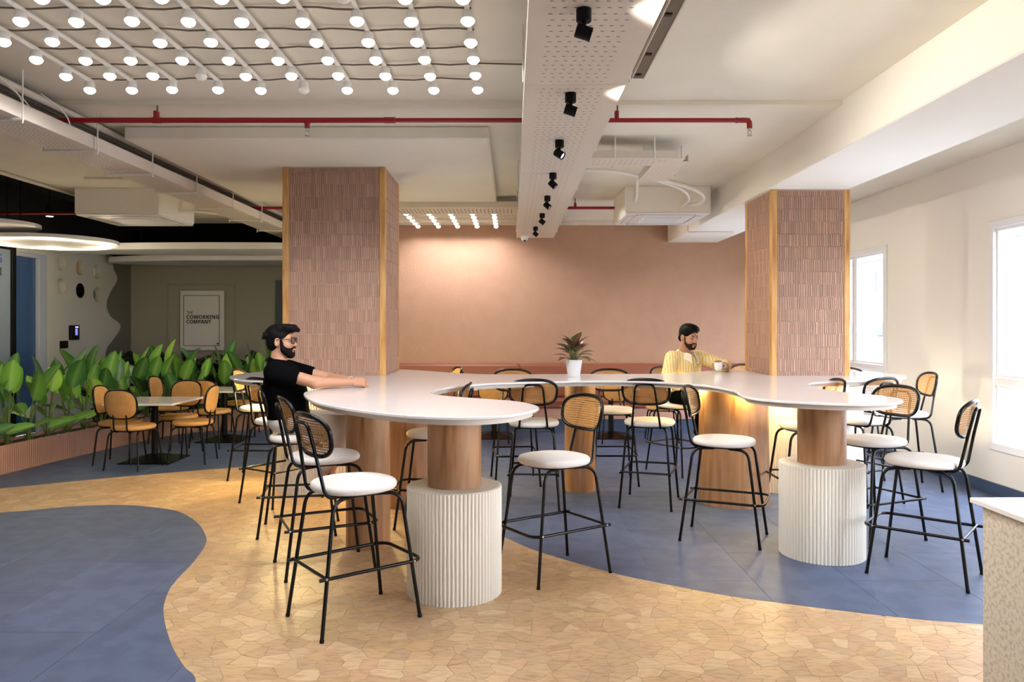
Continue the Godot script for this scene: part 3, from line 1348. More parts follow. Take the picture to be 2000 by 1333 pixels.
func letters(txt: String, high: float, bold: bool) -> TextMesh:
	var f = SystemFont.new()
	f.font_names = PackedStringArray(["Droid Sans"])
	f.font_weight = 700 if bold else 400
	var t = TextMesh.new()
	t.text = txt
	t.font = f
	t.font_size = 64
	t.pixel_size = high / 46.0
	t.depth = 0.004
	t.horizontal_alignment = HORIZONTAL_ALIGNMENT_LEFT
	t.vertical_alignment = VERTICAL_ALIGNMENT_BOTTOM
	return t


# ------------------------------------------------------------------ pillars and the long table

func tiled_face(mb: MB, org: Vector3, u: Vector3, out: Vector3, width: float, y0: float, y1: float, seed_: int) -> void:
	var r = RandomNumberGenerator.new()
	r.seed = seed_
	var row = 0.1135
	var y = y0
	while y < y1 - 0.01:
		var top = minf(y + row, y1)
		var x = 0.0
		while x < width - 0.004:
			var w = minf([0.0165, 0.02, 0.0185, 0.024][r.randi() % 4], width - x)
			var c = lin(178, 140, 118) * [1.0, 0.91, 1.09, 0.85, 0.97][r.randi() % 5]
			mb.col = c
			var th = r.randf_range(0.0035, 0.0065)
			var g = 0.0007
			var bv = 0.0016
			var a = org + u * (x + g)
			var b = org + u * (x + w - g)
			var lo = Vector3(0, y + 0.0014, 0)
			var hi = Vector3(0, top - 0.0014, 0)
			var q = [a + lo, b + lo, b + hi, a + hi]
			var mid = (q[0] + q[2]) / 2.0
			var p = []
			for k in 4:
				var in_u = u * (bv if (k == 0 or k == 3) else -bv)
				var in_y = Vector3(0, bv if k < 2 else -bv, 0)
				p.append(q[k] + out * th + in_u + in_y)
			mb.face(p, mid - out)
			for k in 4:
				var k2 = (k + 1) % 4
				mb.face([q[k], q[k2], p[k2], p[k]], mid - out * 0.01)
			x += w
		y += row


func build_pillars() -> void:
	var defs = [[-2.083, -1.146, 6.96, 7.8, 2.945, "wide pillar clad in terracotta finger tiles with wooden corner strips"], [2.35, 3.067, 6.96, 7.75, 2.739, "narrower pillar of terracotta finger tiles standing by the window wall"]]
	for i in 2:
		var q = defs[i]
		var x0: float = q[0]
		var x1: float = q[1]
		var d0: float = q[2]
		var d1: float = q[3]
		var H: float = q[4]
		var t = thing("pillar", q[5], "pillar", p3((x0 + x1) / 2, 0, (d0 + d1) / 2), 0.0, "", "structure")
		var mb = mb_at(t.position)
		span(mb, x0 + 0.008, x1 - 0.008, 0.0, H, d0 + 0.008, d1 - 0.008)
		obj("core", mb, M.grout, t)
		var s = 0.058
		mb = mb_at(t.position)
		var yb = 1.0
		tiled_face(mb, p3(x0 + s, yb - 0.03, d0 + 0.008), Vector3(1, 0, 0), Vector3(0, 0, 1), x1 - x0 - 2 * s, 0.0, H - yb + 0.02, 11 + i)
		tiled_face(mb, p3(x0 + s, yb - 0.03, d1 - 0.008), Vector3(1, 0, 0), Vector3(0, 0, -1), x1 - x0 - 2 * s, 0.0, H - yb + 0.02, 13 + i)
		tiled_face(mb, p3(x1 - 0.008, yb - 0.03, d0 + s), Vector3(0, 0, -1), Vector3(1, 0, 0), d1 - d0 - 2 * s, 0.0, H - yb + 0.02, 15 + i)
		tiled_face(mb, p3(x0 + 0.008, yb - 0.03, d0 + s), Vector3(0, 0, -1), Vector3(-1, 0, 0), d1 - d0 - 2 * s, 0.0, H - yb + 0.02, 17 + i)
		tag(obj("finger_tiles", mb, M.finger_tile, t), "", "", "", "stuff")
		for c in [[x0, d0, 1, 1], [x1, d0, -1, 1], [x0, d1, 1, -1], [x1, d1, -1, -1]]:
			mb = mb_at(t.position)
			var cx: float = c[0] + c[2] * s / 2
			var cd: float = c[1] + c[3] * s / 2
			span(mb, cx - s / 2, cx + s / 2, 0.97, H - 0.002, cd - s / 2, cd + s / 2, 0.006)
			obj("corner_strip", mb, M.wood_trim, t)


func table_outline() -> PackedVector2Array:
	return smooth_loop(vecs([0.15, 4.27, 0.1, 4.07, 0.0, 3.9, -0.15, 3.8, -0.33, 3.79, -0.52, 3.87, -0.7, 4.0, -0.87, 4.17, -1.03, 4.36, -1.2, 4.62, -1.34, 4.96, -1.41, 5.25, -1.37, 5.55, -1.3, 5.82, -1.38, 6.1, -1.66, 6.25, -1.95, 6.28, -2.2, 6.35, -2.4, 6.58, -2.53, 6.9, -2.55, 7.25, -2.44, 7.6, -2.2, 7.9, -1.85, 8.06, -1.45, 8.05, -1.12, 7.92, -0.9, 7.74, -0.72, 7.54, -0.52, 7.33, -0.3, 7.18, 0.0, 7.13, 0.48, 7.18, 0.96, 7.2, 1.28, 7.2, 1.5, 7.26, 1.72, 7.44, 1.95, 7.7, 2.2, 7.92, 2.6, 8.05, 3.0, 7.95, 3.3, 7.68, 3.52, 7.4, 3.6, 7.12, 3.52, 6.85, 3.35, 6.62, 3.1, 6.42, 2.84, 6.32, 2.6, 6.24, 2.38, 6.08, 2.25, 5.85, 2.21, 5.58, 2.24, 5.28, 2.35, 5.02, 2.41, 4.82, 2.36, 4.63, 2.22, 4.49, 2.05, 4.44, 1.88, 4.47, 1.7, 4.56, 1.54, 4.72, 1.49, 4.95, 1.53, 5.2, 1.54, 5.48, 1.47, 5.8, 1.32, 6.03, 1.12, 6.2, 0.84, 6.29, 0.42, 6.24, 0.05, 6.13, -0.2, 5.99, -0.4, 5.76, -0.52, 5.45, -0.55, 5.2, -0.47, 5.0, -0.3, 4.84, -0.1, 4.7, 0.06, 4.54]), 4)


func table_layer(mb: MB, outline: PackedVector2Array, y0: float, y1: float, bev: float) -> void:
	var holes = []
	for q in [[-2.083, -1.146, 6.96, 7.8], [2.35, 3.067, 6.96, 7.75]]:
		holes.append(PackedVector2Array([Vector2(q[0] - 0.002, q[2] - 0.002), Vector2(q[1] + 0.002, q[2] - 0.002), Vector2(q[1] + 0.002, q[3] + 0.002), Vector2(q[0] - 0.002, q[3] + 0.002)]))
	for strip in [[-9.0, -1.6145], [-1.6145, 2.7085], [2.7085, 9.0]]:
		var rect = PackedVector2Array([Vector2(strip[0], 0), Vector2(strip[1], 0), Vector2(strip[1], 20), Vector2(strip[0], 20)])
		for part in Geometry2D.intersect_polygons(outline, rect):
			var left = [part]
			for h in holes:
				var nxt = []
				for q in left:
					nxt.append_array(Geometry2D.clip_polygons(q, h))
				left = nxt
			for q in left:
				var z = PackedVector2Array()
				for p in tidy(q, 0.004):
					z.append(Vector2(p.x, -p.y))
				mb.prism(z, y0, y1, Transform3D(), bev, 40.0)


func fluted(mb: MB, ctr: Vector3, r: float, y0: float, y1: float, ribs: int, depth: float) -> void:
	var poly = PackedVector2Array()
	for i in ribs:
		for k in 5:
			var a = TAU * (i + k / 5.0) / ribs
			var w = sin(PI * k / 5.0)
			var rr = r - depth + depth * pow(maxf(w, 0.0), 0.75)
			poly.append(Vector2(ctr.x + rr * cos(a), ctr.z + rr * sin(a)))
	mb.prism(poly, y0, y1, Transform3D(), 0.0, 60.0)


func wood_post(mb: MB, ctr: Vector3, r: float, y0: float, y1: float, flare: float = 0.0) -> void:
	mb.lathe([Vector2(0, y0), Vector2(r + flare, y0), Vector2(r, y1), Vector2(0, y1)], 48, Transform3D(Basis(), ctr))


func led_ring(t: Node3D, ctr: Vector3, r: float, y: float, m: Material, color: Color, energy: float, lights: int) -> void:
	var ring = []
	for k in 40:
		ring.append(ctr + Vector3(cos(TAU * k / 40) * r, y, sin(TAU * k / 40) * r))
	var mb = mb_at(t.position)
	mb.tube(ring, 0.008, 6, true)
	obj("led_strip", mb, m, t)
	for k in lights:
		var l = OmniLight3D.new()
		l.name = "led_light"
		l.light_energy = energy
		l.light_color = color
		l.omni_range = 12.0
		l.omni_attenuation = 2.0
		l.light_size = 0.04
		l.shadow_enabled = true
		l.position = ctr + Vector3(cos(TAU * k / lights) * (r + 0.03), y - 0.03, sin(TAU * k / lights) * (r + 0.03)) - t.position
		t.add_child(l, true)


func build_table() -> void:
	var t = thing("bar_table", "long winding white quartz bar table wrapped around both tiled pillars", "table", p3(0.5, 0, 6.5))
	var out = table_outline()
	var mb = mb_at(t.position)
	table_layer(mb, out, TABLE_Y - 0.016, TABLE_Y, 0.003)
	obj("tabletop", mb, M.quartz, t)
	var inset = Geometry2D.offset_polygon(out, -0.035)
	mb = mb_at(t.position)
	table_layer(mb, inset[0], TABLE_Y - 0.045, TABLE_Y - 0.016, 0.0)
	obj("apron", mb, M.apron_white, t)
	# supports
	for q in [[-0.326, 4.35, "front"], [2.04, 5.06, "right"]]:
		mb = mb_at(t.position)
		fluted(mb, p3(q[0], 0, q[1]), 0.268, 0.0, 0.598, 76, 0.009)
		var b = obj("fluted_drum", mb, M.drum_white, t)
		mb = mb_at(t.position)
		mb.lathe([Vector2(0, 0.592), Vector2(0.256, 0.592), Vector2(0.256, 0.601), Vector2(0, 0.603)], 48, Transform3D(Basis(), p3(q[0], 0, q[1])))
		obj("drum_top", mb, M.drum_top, b)
		mb = mb_at(t.position)
		wood_post(mb, p3(q[0], 0, q[1]), 0.152, 0.6, TABLE_Y - 0.046)
		obj("wooden_post", mb, M.wood_drum, t)
	for q in [[-0.985, 5.26, 0.15, 0.0], [0.622, 7.02, 0.14, 0.0], [1.894, 6.57, 0.283, 0.016], [-0.83, 6.52, 0.283, 0.0]]:
		mb = mb_at(t.position)
		wood_post(mb, p3(q[0], 0, q[1]), q[2], 0.0, TABLE_Y - 0.046, q[3])
		obj("wooden_post", mb, M.wood_drum, t)
	for q in [[-1.615, 7.38, 0.65], [2.71, 7.36, 0.6]]:
		mb = mb_at(t.position)
		fluted_ring(mb, p3(q[0], 0, q[1]), q[2], 0.0, 0.95, 150, 0.01)
		obj("fluted_drum", mb, M.drum_white, t)
	led_ring(t, p3(-1.615, 0, 7.38), 0.69, 1.0, M.led_warm, Color(1.0, 0.9, 0.62), 0.7, 6)
	led_ring(t, p3(2.71, 0, 7.36), 0.64, 1.0, M.led_white, Color(1.0, 0.96, 0.86), 0.2, 6)
	led_ring(t, p3(1.894, 0, 6.57), 0.31, 0.995, M.led_warm, Color(1.0, 0.88, 0.56), 0.2, 4)


# a fluted shell round a pillar, open inside
func fluted_ring(mb: MB, ctr: Vector3, r: float, y0: float, y1: float, ribs: int, depth: float) -> void:
	var rows = [[], [], [], []]
	for i in ribs:
		for k in 5:
			var a = -TAU * (i + k / 5.0) / ribs
			var w = sin(PI * k / 5.0)
			var rr = r - depth + depth * pow(maxf(w, 0.0), 0.75)
			var dir = Vector3(cos(a), 0, sin(a))
			rows[0].append(ctr + dir * rr + Vector3(0, y0, 0))
			rows[1].append(ctr + dir * rr + Vector3(0, y1, 0))
			rows[2].append(ctr + dir * rr + Vector3(0, y1, 0))
			rows[3].append(ctr + dir * (r - 0.005 if r < 0.62 else r - 0.01 - 0.002) + Vector3(0, y1, 0))
	for k in 4:
		rows[k].append(rows[k][0])
	mb.sheet([rows[0], rows[1]])
	mb.sheet([rows[2], rows[3]])


func build_bench() -> void:
	var t = thing("bench", "long terracotta leather bench along the back wall", "bench", p3(1.15, 0, 11.1))
	var mb = mb_at(t.position)
	span(mb, -1.98, 4.26, 0.0, 0.18, 10.87, 11.37, 0.004)
	obj("plinth", mb, M.blue_skirting, t)
	mb = mb_at(t.position)
	span(mb, -1.98, 4.26, 0.18, 0.33, 10.85, 11.37, 0.004)
	obj("base", mb, M.bench_base, t)
	for i in 3:
		var x0 = -1.97 + i * 2.08
		mb = mb_at(t.position)
		span(mb, x0, x0 + 2.07, 0.33, 0.46, 10.83, 11.2, 0.025)
		obj("seat_cushion", mb, M.bench_leather, t)
		mb = mb_at(t.position)
		span(mb, x0, x0 + 2.07, 0.46, 0.945, 11.14, 11.36, 0.03)
		obj("back_cushion", mb, M.bench_leather, t)


func planter_path() -> PackedVector2Array:
	return smooth_loop(vecs([-5.18, 2.0, -5.18, 5.0, -5.16, 6.6, -5.14, 7.71, -4.97, 9.02, -4.78, 10.14, -4.6, 10.66, -4.25, 10.98, -3.68, 11.07, -2.9, 11.1, -2.05, 11.12]), 8, false)


func offset_path(path: PackedVector2Array, by: float) -> PackedVector2Array:
	# to the planter's inner side (away from the room)
	var out = PackedVector2Array()
	for i in path.size():
		var e = (path[mini(i + 1, path.size() - 1)] - path[maxi(i - 1, 0)]).normalized()
		out.append(path[i] + Vector2(-e.y, e.x) * by)
	return out


func strip_solid(mb: MB, a: PackedVector2Array, b: PackedVector2Array, y0: float, y1: float) -> void:
	var poly = PackedVector2Array()
	for p in a:
		poly.append(Vector2(p.x, -p.y))
	for i in b.size():
		var p = b[b.size() - 1 - i]
		poly.append(Vector2(p.x, -p.y))
	mb.prism(poly, y0, y1, Transform3D(), 0.0, 40.0)


func build_planter() -> void:
	var t = thing("planter", "low curving terracotta planter wall filled with soil and white pebbles", "planter", p3(-4.9, 0, 9.0))
	var path = planter_path()
	# ribbed face: resample finely and scallop
	var fine = PackedVector2Array()
	var acc = 0.0
	var step = 0.006
	for i in path.size() - 1:
		var L = path[i].distance_to(path[i + 1])
		while acc < L:
			fine.append(path[i].lerp(path[i + 1], acc / L))
			acc += step
		acc -= L
	var rib = PackedVector2Array()
	for i in fine.size():
		var e = (fine[mini(i + 4, fine.size() - 1)] - fine[maxi(i - 4, 0)]).normalized()
		rib.append(fine[i] - Vector2(-e.y, e.x) * 0.005 * sqrt(absf(sin(PI * (i % 5) / 5.0))))
	var mb = mb_at(t.position)
	var rows = [[], []]
	for p in rib:
		rows[0].append(p3(p.x, 0.0, p.y))
		rows[1].append(p3(p.x, 0.285, p.y))
	mb.sheet(rows)
	strip_solid(mb, offset_path(path, 0.002), offset_path(path, 0.025), 0.0, 0.29)
	obj("front_wall", mb, M.planter_clay, t)
	mb = mb_at(t.position)
	strip_solid(mb, offset_path(path, 0.33), offset_path(path, 0.355), 0.0, 0.29)
	obj("rear_wall", mb, M.planter_clay, t)
	mb = mb_at(t.position)
	strip_solid(mb, offset_path(path, 0.026), offset_path(path, 0.329), 0.05, 0.262)
	obj("soil", mb, M.soil, t)
	# pebbles along the front rim
	var ball = mb_at()
	ball.lathe([Vector2(0, -0.5), Vector2(0.6, -0.4), Vector2(1, 0), Vector2(0.7, 0.45), Vector2(0, 0.55)], 8, Transform3D(), 80.0)
	var bm = ball.mesh()
	var mm = MultiMesh.new()
	mm.transform_format = MultiMesh.TRANSFORM_3D
	mm.mesh = bm
	var where = []
	for i in range(int(fine.size() * 0.35), fine.size(), 3):
		var e = (fine[mini(i + 4, fine.size() - 1)] - fine[maxi(i - 4, 0)]).normalized()
		var q = fine[i] + Vector2(-e.y, e.x) * rng.randf_range(0.035, 0.085)
		where.append(p3(q.x, 0.262 + rng.randf_range(0.002, 0.016), q.y))
	mm.instance_count = where.size()
	for i in where.size():
		var s = rng.randf_range(0.010, 0.019)
		mm.set_instance_transform(i, Transform3D(Basis.from_euler(Vector3(rng.randf(), rng.randf() * TAU, rng.randf())).scaled(Vector3(s, s * 0.7, s * 1.2)), where[i] - t.position))
	var mi = MultiMeshInstance3D.new()
	mi.name = "pebbles"
	mi.multimesh = mm
	mi.material_override = M.pebble
	mi.set_meta("kind", "stuff")
	t.add_child(mi)


# a paddle leaf along +x from its stalk's end at the origin, blade up (+y)
func leaf_mesh(length: float, width: float, droop: float, fold: float, a: Color, b: Color, tip: float = 1.0) -> ArrayMesh:
	var mb = mb_at()
	var N = 10
	var rows = []
	var cols = []
	for i in N + 1:
		var s = float(i) / N
		var w = width * 0.5 * pow(sin(PI * pow(s, 0.8 + 0.1 * (1.0 - tip))), (0.55 if tip <= 1.0 else 0.8)) if i > 0 and i < N else 0.0015
		var ang = droop * s
		var x = length * (s - 0.1 * droop * droop * s * s)
		var y = -length * 0.5 * droop * s * s
		var row = []
		for k in 7:
			var q = (k - 3) / 3.0
			row.append(Vector3(x, y + absf(q) * w * fold - 0.012 * q * q * sin(s * 9.0) * width * 4.0 * 0.25, q * w))
		rows.append(row)
		cols.append(ang)
	mb.sheet(rows, null, true)
	for i in N + 1:
		for k in 7:
			mb.c[i * 7 + k] = b.lerp(a, absf(k - 3) / 3.0 * 0.6 + 0.4) if k != 3 else b
	return mb.mesh()


func build_plants() -> void:
	var greens = [[lin(108, 168, 62), lin(162, 204, 104)], [lin(78, 142, 54), lin(150, 188, 94)], [lin(52, 104, 52), lin(116, 158, 84)], [lin(146, 204, 66), lin(190, 222, 120)], [lin(84, 122, 92), lin(146, 174, 134)]]
	var leaves = []
	for i in 5:
		for q in [[0.38, 0.18, 0.15], [0.3, 0.155, 0.05], [0.43, 0.19, 0.3]]:
			leaves.append(leaf_mesh(q[0], q[1], q[2], 0.35, greens[i][0], greens[i][1]))
	var path = planter_path()
	var mid = offset_path(path, 0.15)
	# walk along the planter from d = 7.2
	var spots = []
	var acc = 0.0
	var i0 = 0
	for i in mid.size() - 1:
		if mid[i].y > 7.42 and i0 == 0:
			i0 = i
	var next = 0.0
	for i in range(i0, mid.size() - 1):
		var L = mid[i].distance_to(mid[i + 1])
		while next < acc + L and spots.size() < 18:
			spots.append(mid[i].lerp(mid[i + 1], (next - acc) / L))
			next += 0.29
		acc += L
	var lab = ["before the grey glass door, nearest the viewer on the planter", "at the edge between the grey and blue glass doors", "before the blue glass door", "below the pale jamb of the blue door", "below the black switch plate", "below the access reader", "behind the tan chair whose back is to the planter", "below the wavy wall edge", "below the dark grey wall strip, over the nearer cafe table", "where the dark strip meets the olive wall", "before the bend, just short of the notice's moulding", "at the bend, below the notice's moulding", "under the near corner of the framed notice", "under the far corner of the framed notice", "just beyond the framed notice", "two along from the framed notice", "at the seated man's back", "behind the seated man in black"]
	for n in spots.size():
		var r = RandomNumberGenerator.new()
		r.seed = 100 + n * 7
		var p = spots[n]
		var t = thing("paddle_plant", "green paddle-leaved plant " + lab[n], "plant", p3(p.x, 0.262, p.y), 0.0, "paddle-leaved plants along the planter")
		var high = [0.62, 0.66, 0.78, 0.6, 0.7, 0.72, 0.76, 0.66, 0.74, 0.66, 0.7, 0.74, 0.66, 0.7, 0.78, 0.72, 0.74, 0.7, 0.7, 0.6][n]
		var st = mb_at()
		for k in 9:
			var az = TAU * k / 9.0 + r.randf_range(-0.3, 0.3)
			var up = high * [1.05, 0.88, 0.62, 0.95, 0.35, 0.74, 0.45, 0.82, 0.25, 0.55][k]
			var reach = lerpf(0.22, 0.06, up / 0.8) * r.randf_range(0.8, 1.2)
			var tip = Vector3(cos(az) * reach, up * 0.82, sin(az) * reach)
			var m1 = Vector3(cos(az) * reach * 0.3, up * 0.45, sin(az) * reach * 0.3)
			st.tube([Vector3(cos(az) * 0.012, -0.02, sin(az) * 0.012), m1, tip], [0.008, 0.006, 0.004], 6)
			var rise = lerpf(0.15, 1.5, up / 0.8) + r.randf_range(-0.25, 0.2)
			var lf = MeshInstance3D.new()
			lf.name = "leaf"
			var gi = [0, 1, 2, 3, 1, 4, 2, 0, 2, 1][(k + n * 3) % 10]
			lf.mesh = leaves[gi * 3 + r.randi() % 3]
			lf.material_override = M.leaf_green
			var fwd = Vector3(cos(az) * cos(rise), sin(rise), sin(az) * cos(rise))
			var side = fwd.cross(Vector3.UP).normalized()
			side = side.rotated(fwd, r.randf_range(-1.1, 1.1))
			var nn = side.cross(fwd).normalized()
			lf.transform = Transform3D(Basis(fwd, nn, side).scaled_local(Vector3.ONE * (1.0 if up > 0.4 else 0.72)), tip)
			t.add_child(lf, true)
		for k in 4:
			var az = TAU * k / 4.0 + 0.4
			st.tube([Vector3(0, -0.02, 0), Vector3(cos(az) * 0.09, 0.16, sin(az) * 0.09)], 0.0025, 5)
		obj("stems", st, M.stem_green, t)
	# dark broad-leaved plants on the lobby floor
	var dark = []
	for i in 3:
		dark.append(monstera_mesh([0.27, 0.22, 0.3][i], [lin(14, 34, 18), lin(20, 44, 24), lin(12, 28, 16)][i]))
	var places = [[-5.98, 12.0, "below the round recesses"], [-5.95, 12.85, "beside the wavy wall edge"], [-5.35, 12.85, "before the dark wall strip"], [-4.75, 12.8, "past the framed notice"], [-4.2, 12.7, "beyond the framed notice near the pillar"], [-5.95, 11.2, "below the switch plate"]]
	for n in places.size():
		var r = RandomNumberGenerator.new()
		r.seed = 300 + n
		var q = places[n]
		var t = thing("monstera", "dark broad-leaved plant in a black pot " + q[2], "plant", p3(q[0], 0, q[1]), r.randf() * TAU, "dark plants on the lobby floor")
		var pt = mb_at()
		pt.lathe([Vector2(0, 0), Vector2(0.13, 0), Vector2(0.17, 0.3), Vector2(0.155, 0.3), Vector2(0.15, 0.27), Vector2(0, 0.27)], 24)
		obj("pot", pt, M.black_matte, t)
		var st = mb_at()
		for k in 14:
			var az = TAU * k * 0.382
			var up = lerpf(0.5, 0.98, k / 13.0)
			var reach = lerpf(0.3, 0.1, k / 13.0)
			var tip = Vector3(cos(az) * reach, up, sin(az) * reach)
			st.tube([Vector3(0, 0.25, 0), Vector3(tip.x * 0.4, up * 0.75, tip.z * 0.4), tip], [0.008, 0.006, 0.004], 5)
			var lf = MeshInstance3D.new()
			lf.name = "leaf"
			lf.mesh = dark[k % 3]
			lf.material_override = M.leaf_green
			var rise = r.randf_range(0.1, 1.1)
			var fwd = Vector3(cos(az) * cos(rise), sin(rise), sin(az) * cos(rise))
			var side = fwd.cross(Vector3.UP).normalized()
			lf.transform = Transform3D(Basis(fwd, side.cross(fwd).normalized(), side), tip)
			t.add_child(lf, true)
		obj("stems", st, M.stem_green, t)
	# the small plant on the table
	var pot = thing("potted_plant", "small plant with reddish green leaves in a white pot on the table", "plant", p3(0.545, TABLE_Y, 6.76))
	var mb = mb_at()
	mb.lathe([Vector2(0, 0), Vector2(0.058, 0), Vector2(0.06, 0.008), Vector2(0.054, 0.01), Vector2(0.052, 0.012), Vector2(0.062, 0.08), Vector2(0.073, 0.152), Vector2(0.067, 0.153), Vector2(0.064, 0.135), Vector2(0, 0.135)], 36, Transform3D(), 25.0)
	obj("pot", mb, M.disc_panel, pot)
	mb = mb_at()
	for k in 220:
		var a = TAU * k * 0.618
		var y = 0.02 + 0.115 * k / 220.0
		var rr = lerpf(0.0523, 0.0722, (y - 0.012) / 0.14)
		mb.box(Vector3(cos(a) * rr, y, sin(a) * rr), Vector3(0.004, 0.007, 0.009), 0.0015, Basis(Vector3.UP, -a))
	tag(obj("relief_pattern", mb, M.white_plastic, pot), "", "", "", "stuff")
	mb = mb_at()
	mb.lathe([Vector2(0, 0.12), Vector2(0.064, 0.12), Vector2(0.064, 0.138), Vector2(0, 0.141)], 20)
	obj("soil", mb, M.soil, pot)
	var small = [leaf_mesh(0.15, 0.085, 0.6, 0.3, lin(70, 84, 44), lin(150, 92, 74), 1.1), leaf_mesh(0.13, 0.078, 0.45, 0.3, lin(92, 70, 46), lin(160, 84, 70), 1.1), leaf_mesh(0.155, 0.08, 0.75, 0.3, lin(58, 96, 56), lin(140, 96, 76), 1.1)]
	var st2 = mb_at()
	var r2 = RandomNumberGenerator.new()
	r2.seed = 77
	for k in 26:
		var az = TAU * k * 0.382
		var s = k / 25.0
		var up = lerpf(0.16, 0.29, s)
		var reach = lerpf(0.07, 0.015, s)
		var tip = Vector3(cos(az) * reach, up, sin(az) * reach)
		st2.tube([Vector3(cos(az) * 0.02, 0.135, sin(az) * 0.02), tip], [0.004, 0.0025], 5)
		var lf = MeshInstance3D.new()
		lf.name = "leaf"
		lf.mesh = small[k % 3]
		lf.material_override = M.leaf_green
		var rise = lerpf(0.15, 1.0, s) + r2.randf_range(-0.2, 0.2)
		var fwd = Vector3(cos(az) * cos(rise), sin(rise), sin(az) * cos(rise))
		var side = fwd.cross(Vector3.UP).normalized()
		lf.transform = Transform3D(Basis(fwd, side.cross(fwd).normalized(), side), tip)
		pot.add_child(lf, true)
	obj("stems", st2, M.stem_green, pot)


func monstera_mesh(size: float, col: Color) -> ArrayMesh:
	# a broad leaf with notched sides, slightly cupped
	var mb = mb_at()
	mb.col = col
	var N = 16
	var mids = []
	for i in N + 1:
		var s = float(i) / N
		mids.append(Vector3(size * s, -size * 0.35 * s * s, 0))
	for side in [-1.0, 1.0]:
		var rows = []
		for i in N + 1:
			var s = float(i) / N
			var w = size * 0.5 * pow(sin(PI * pow(clampf(s, 0.02, 0.985), 0.62)), 0.6)
			if i % 3 == 2 and i > 2 and i < N - 1:
				w *= 0.5
			var row = []
			for k in 3:
				var q = k / 2.0
				row.append(mids[i] + Vector3(-0.18 * q * size * (1.0 - s), 0.12 * w * q - 0.25 * w * q * q, side * w * q))
			rows.append(row)
		mb.sheet(rows, null, side > 0)
	return mb.mesh()


# ------------------------------------------------------------------ services under the ceiling

func tray_slots(mb: MB, x0: float, x1: float, cols: int, y: float, d0: float, d1: float, step: float) -> void:
	var d = d0
	var odd = 0
	while d < d1:
		for k in cols:
			var x = lerpf(x0, x1, (k + 0.5) / cols) + (0.006 if odd % 2 == 0 else -0.006)
			mb.face([p3(x - 0.008, y, d), p3(x + 0.008, y, d), p3(x + 0.008, y, d + 0.0055), p3(x - 0.008, y, d + 0.0055)], p3(x, y + 1.0, d))
		d += step
		odd += 1


func tray(label: String, x0: float, x1: float, y: float, wall: float, cuts: Array, cols: int, step: float) -> Node3D:
	var t = thing("cable_tray", label, "cable tray", p3((x0 + x1) / 2, y, (cuts[0] + cuts[-1]) / 2))
	for i in cuts.size() - 1:
		var a: float = cuts[i] + 0.003
		var b: float = cuts[i + 1] - 0.003
		var mb = mb_at(t.position)
		span(mb, x0, x1, y, y + 0.004, a, b, 0.0015)
		span(mb, x0, x0 + 0.004, y + 0.003, y + wall, a, b, 0.001)
		span(mb, x1 - 0.004, x1, y + 0.003, y + wall, a, b, 0.001)
		span(mb, x0, x0 + 0.014, y + wall - 0.003, y + wall, a, b)
		span(mb, x1 - 0.014, x1, y + wall - 0.003, y + wall, a, b)
		obj("tray_section", mb, M.tray_paint, t)
	var sl = mb_at(t.position)
	var w = x1 - x0
	for i in cuts.size() - 1:
		tray_slots(sl, x0 + w * 0.14, x1 - w * 0.2, cols, y - 0.0006, cuts[i] + 0.07, cuts[i + 1] - 0.05, step)
	tag(obj("slots", sl, M.slot_dark, t), "", "", "", "stuff")
	return t


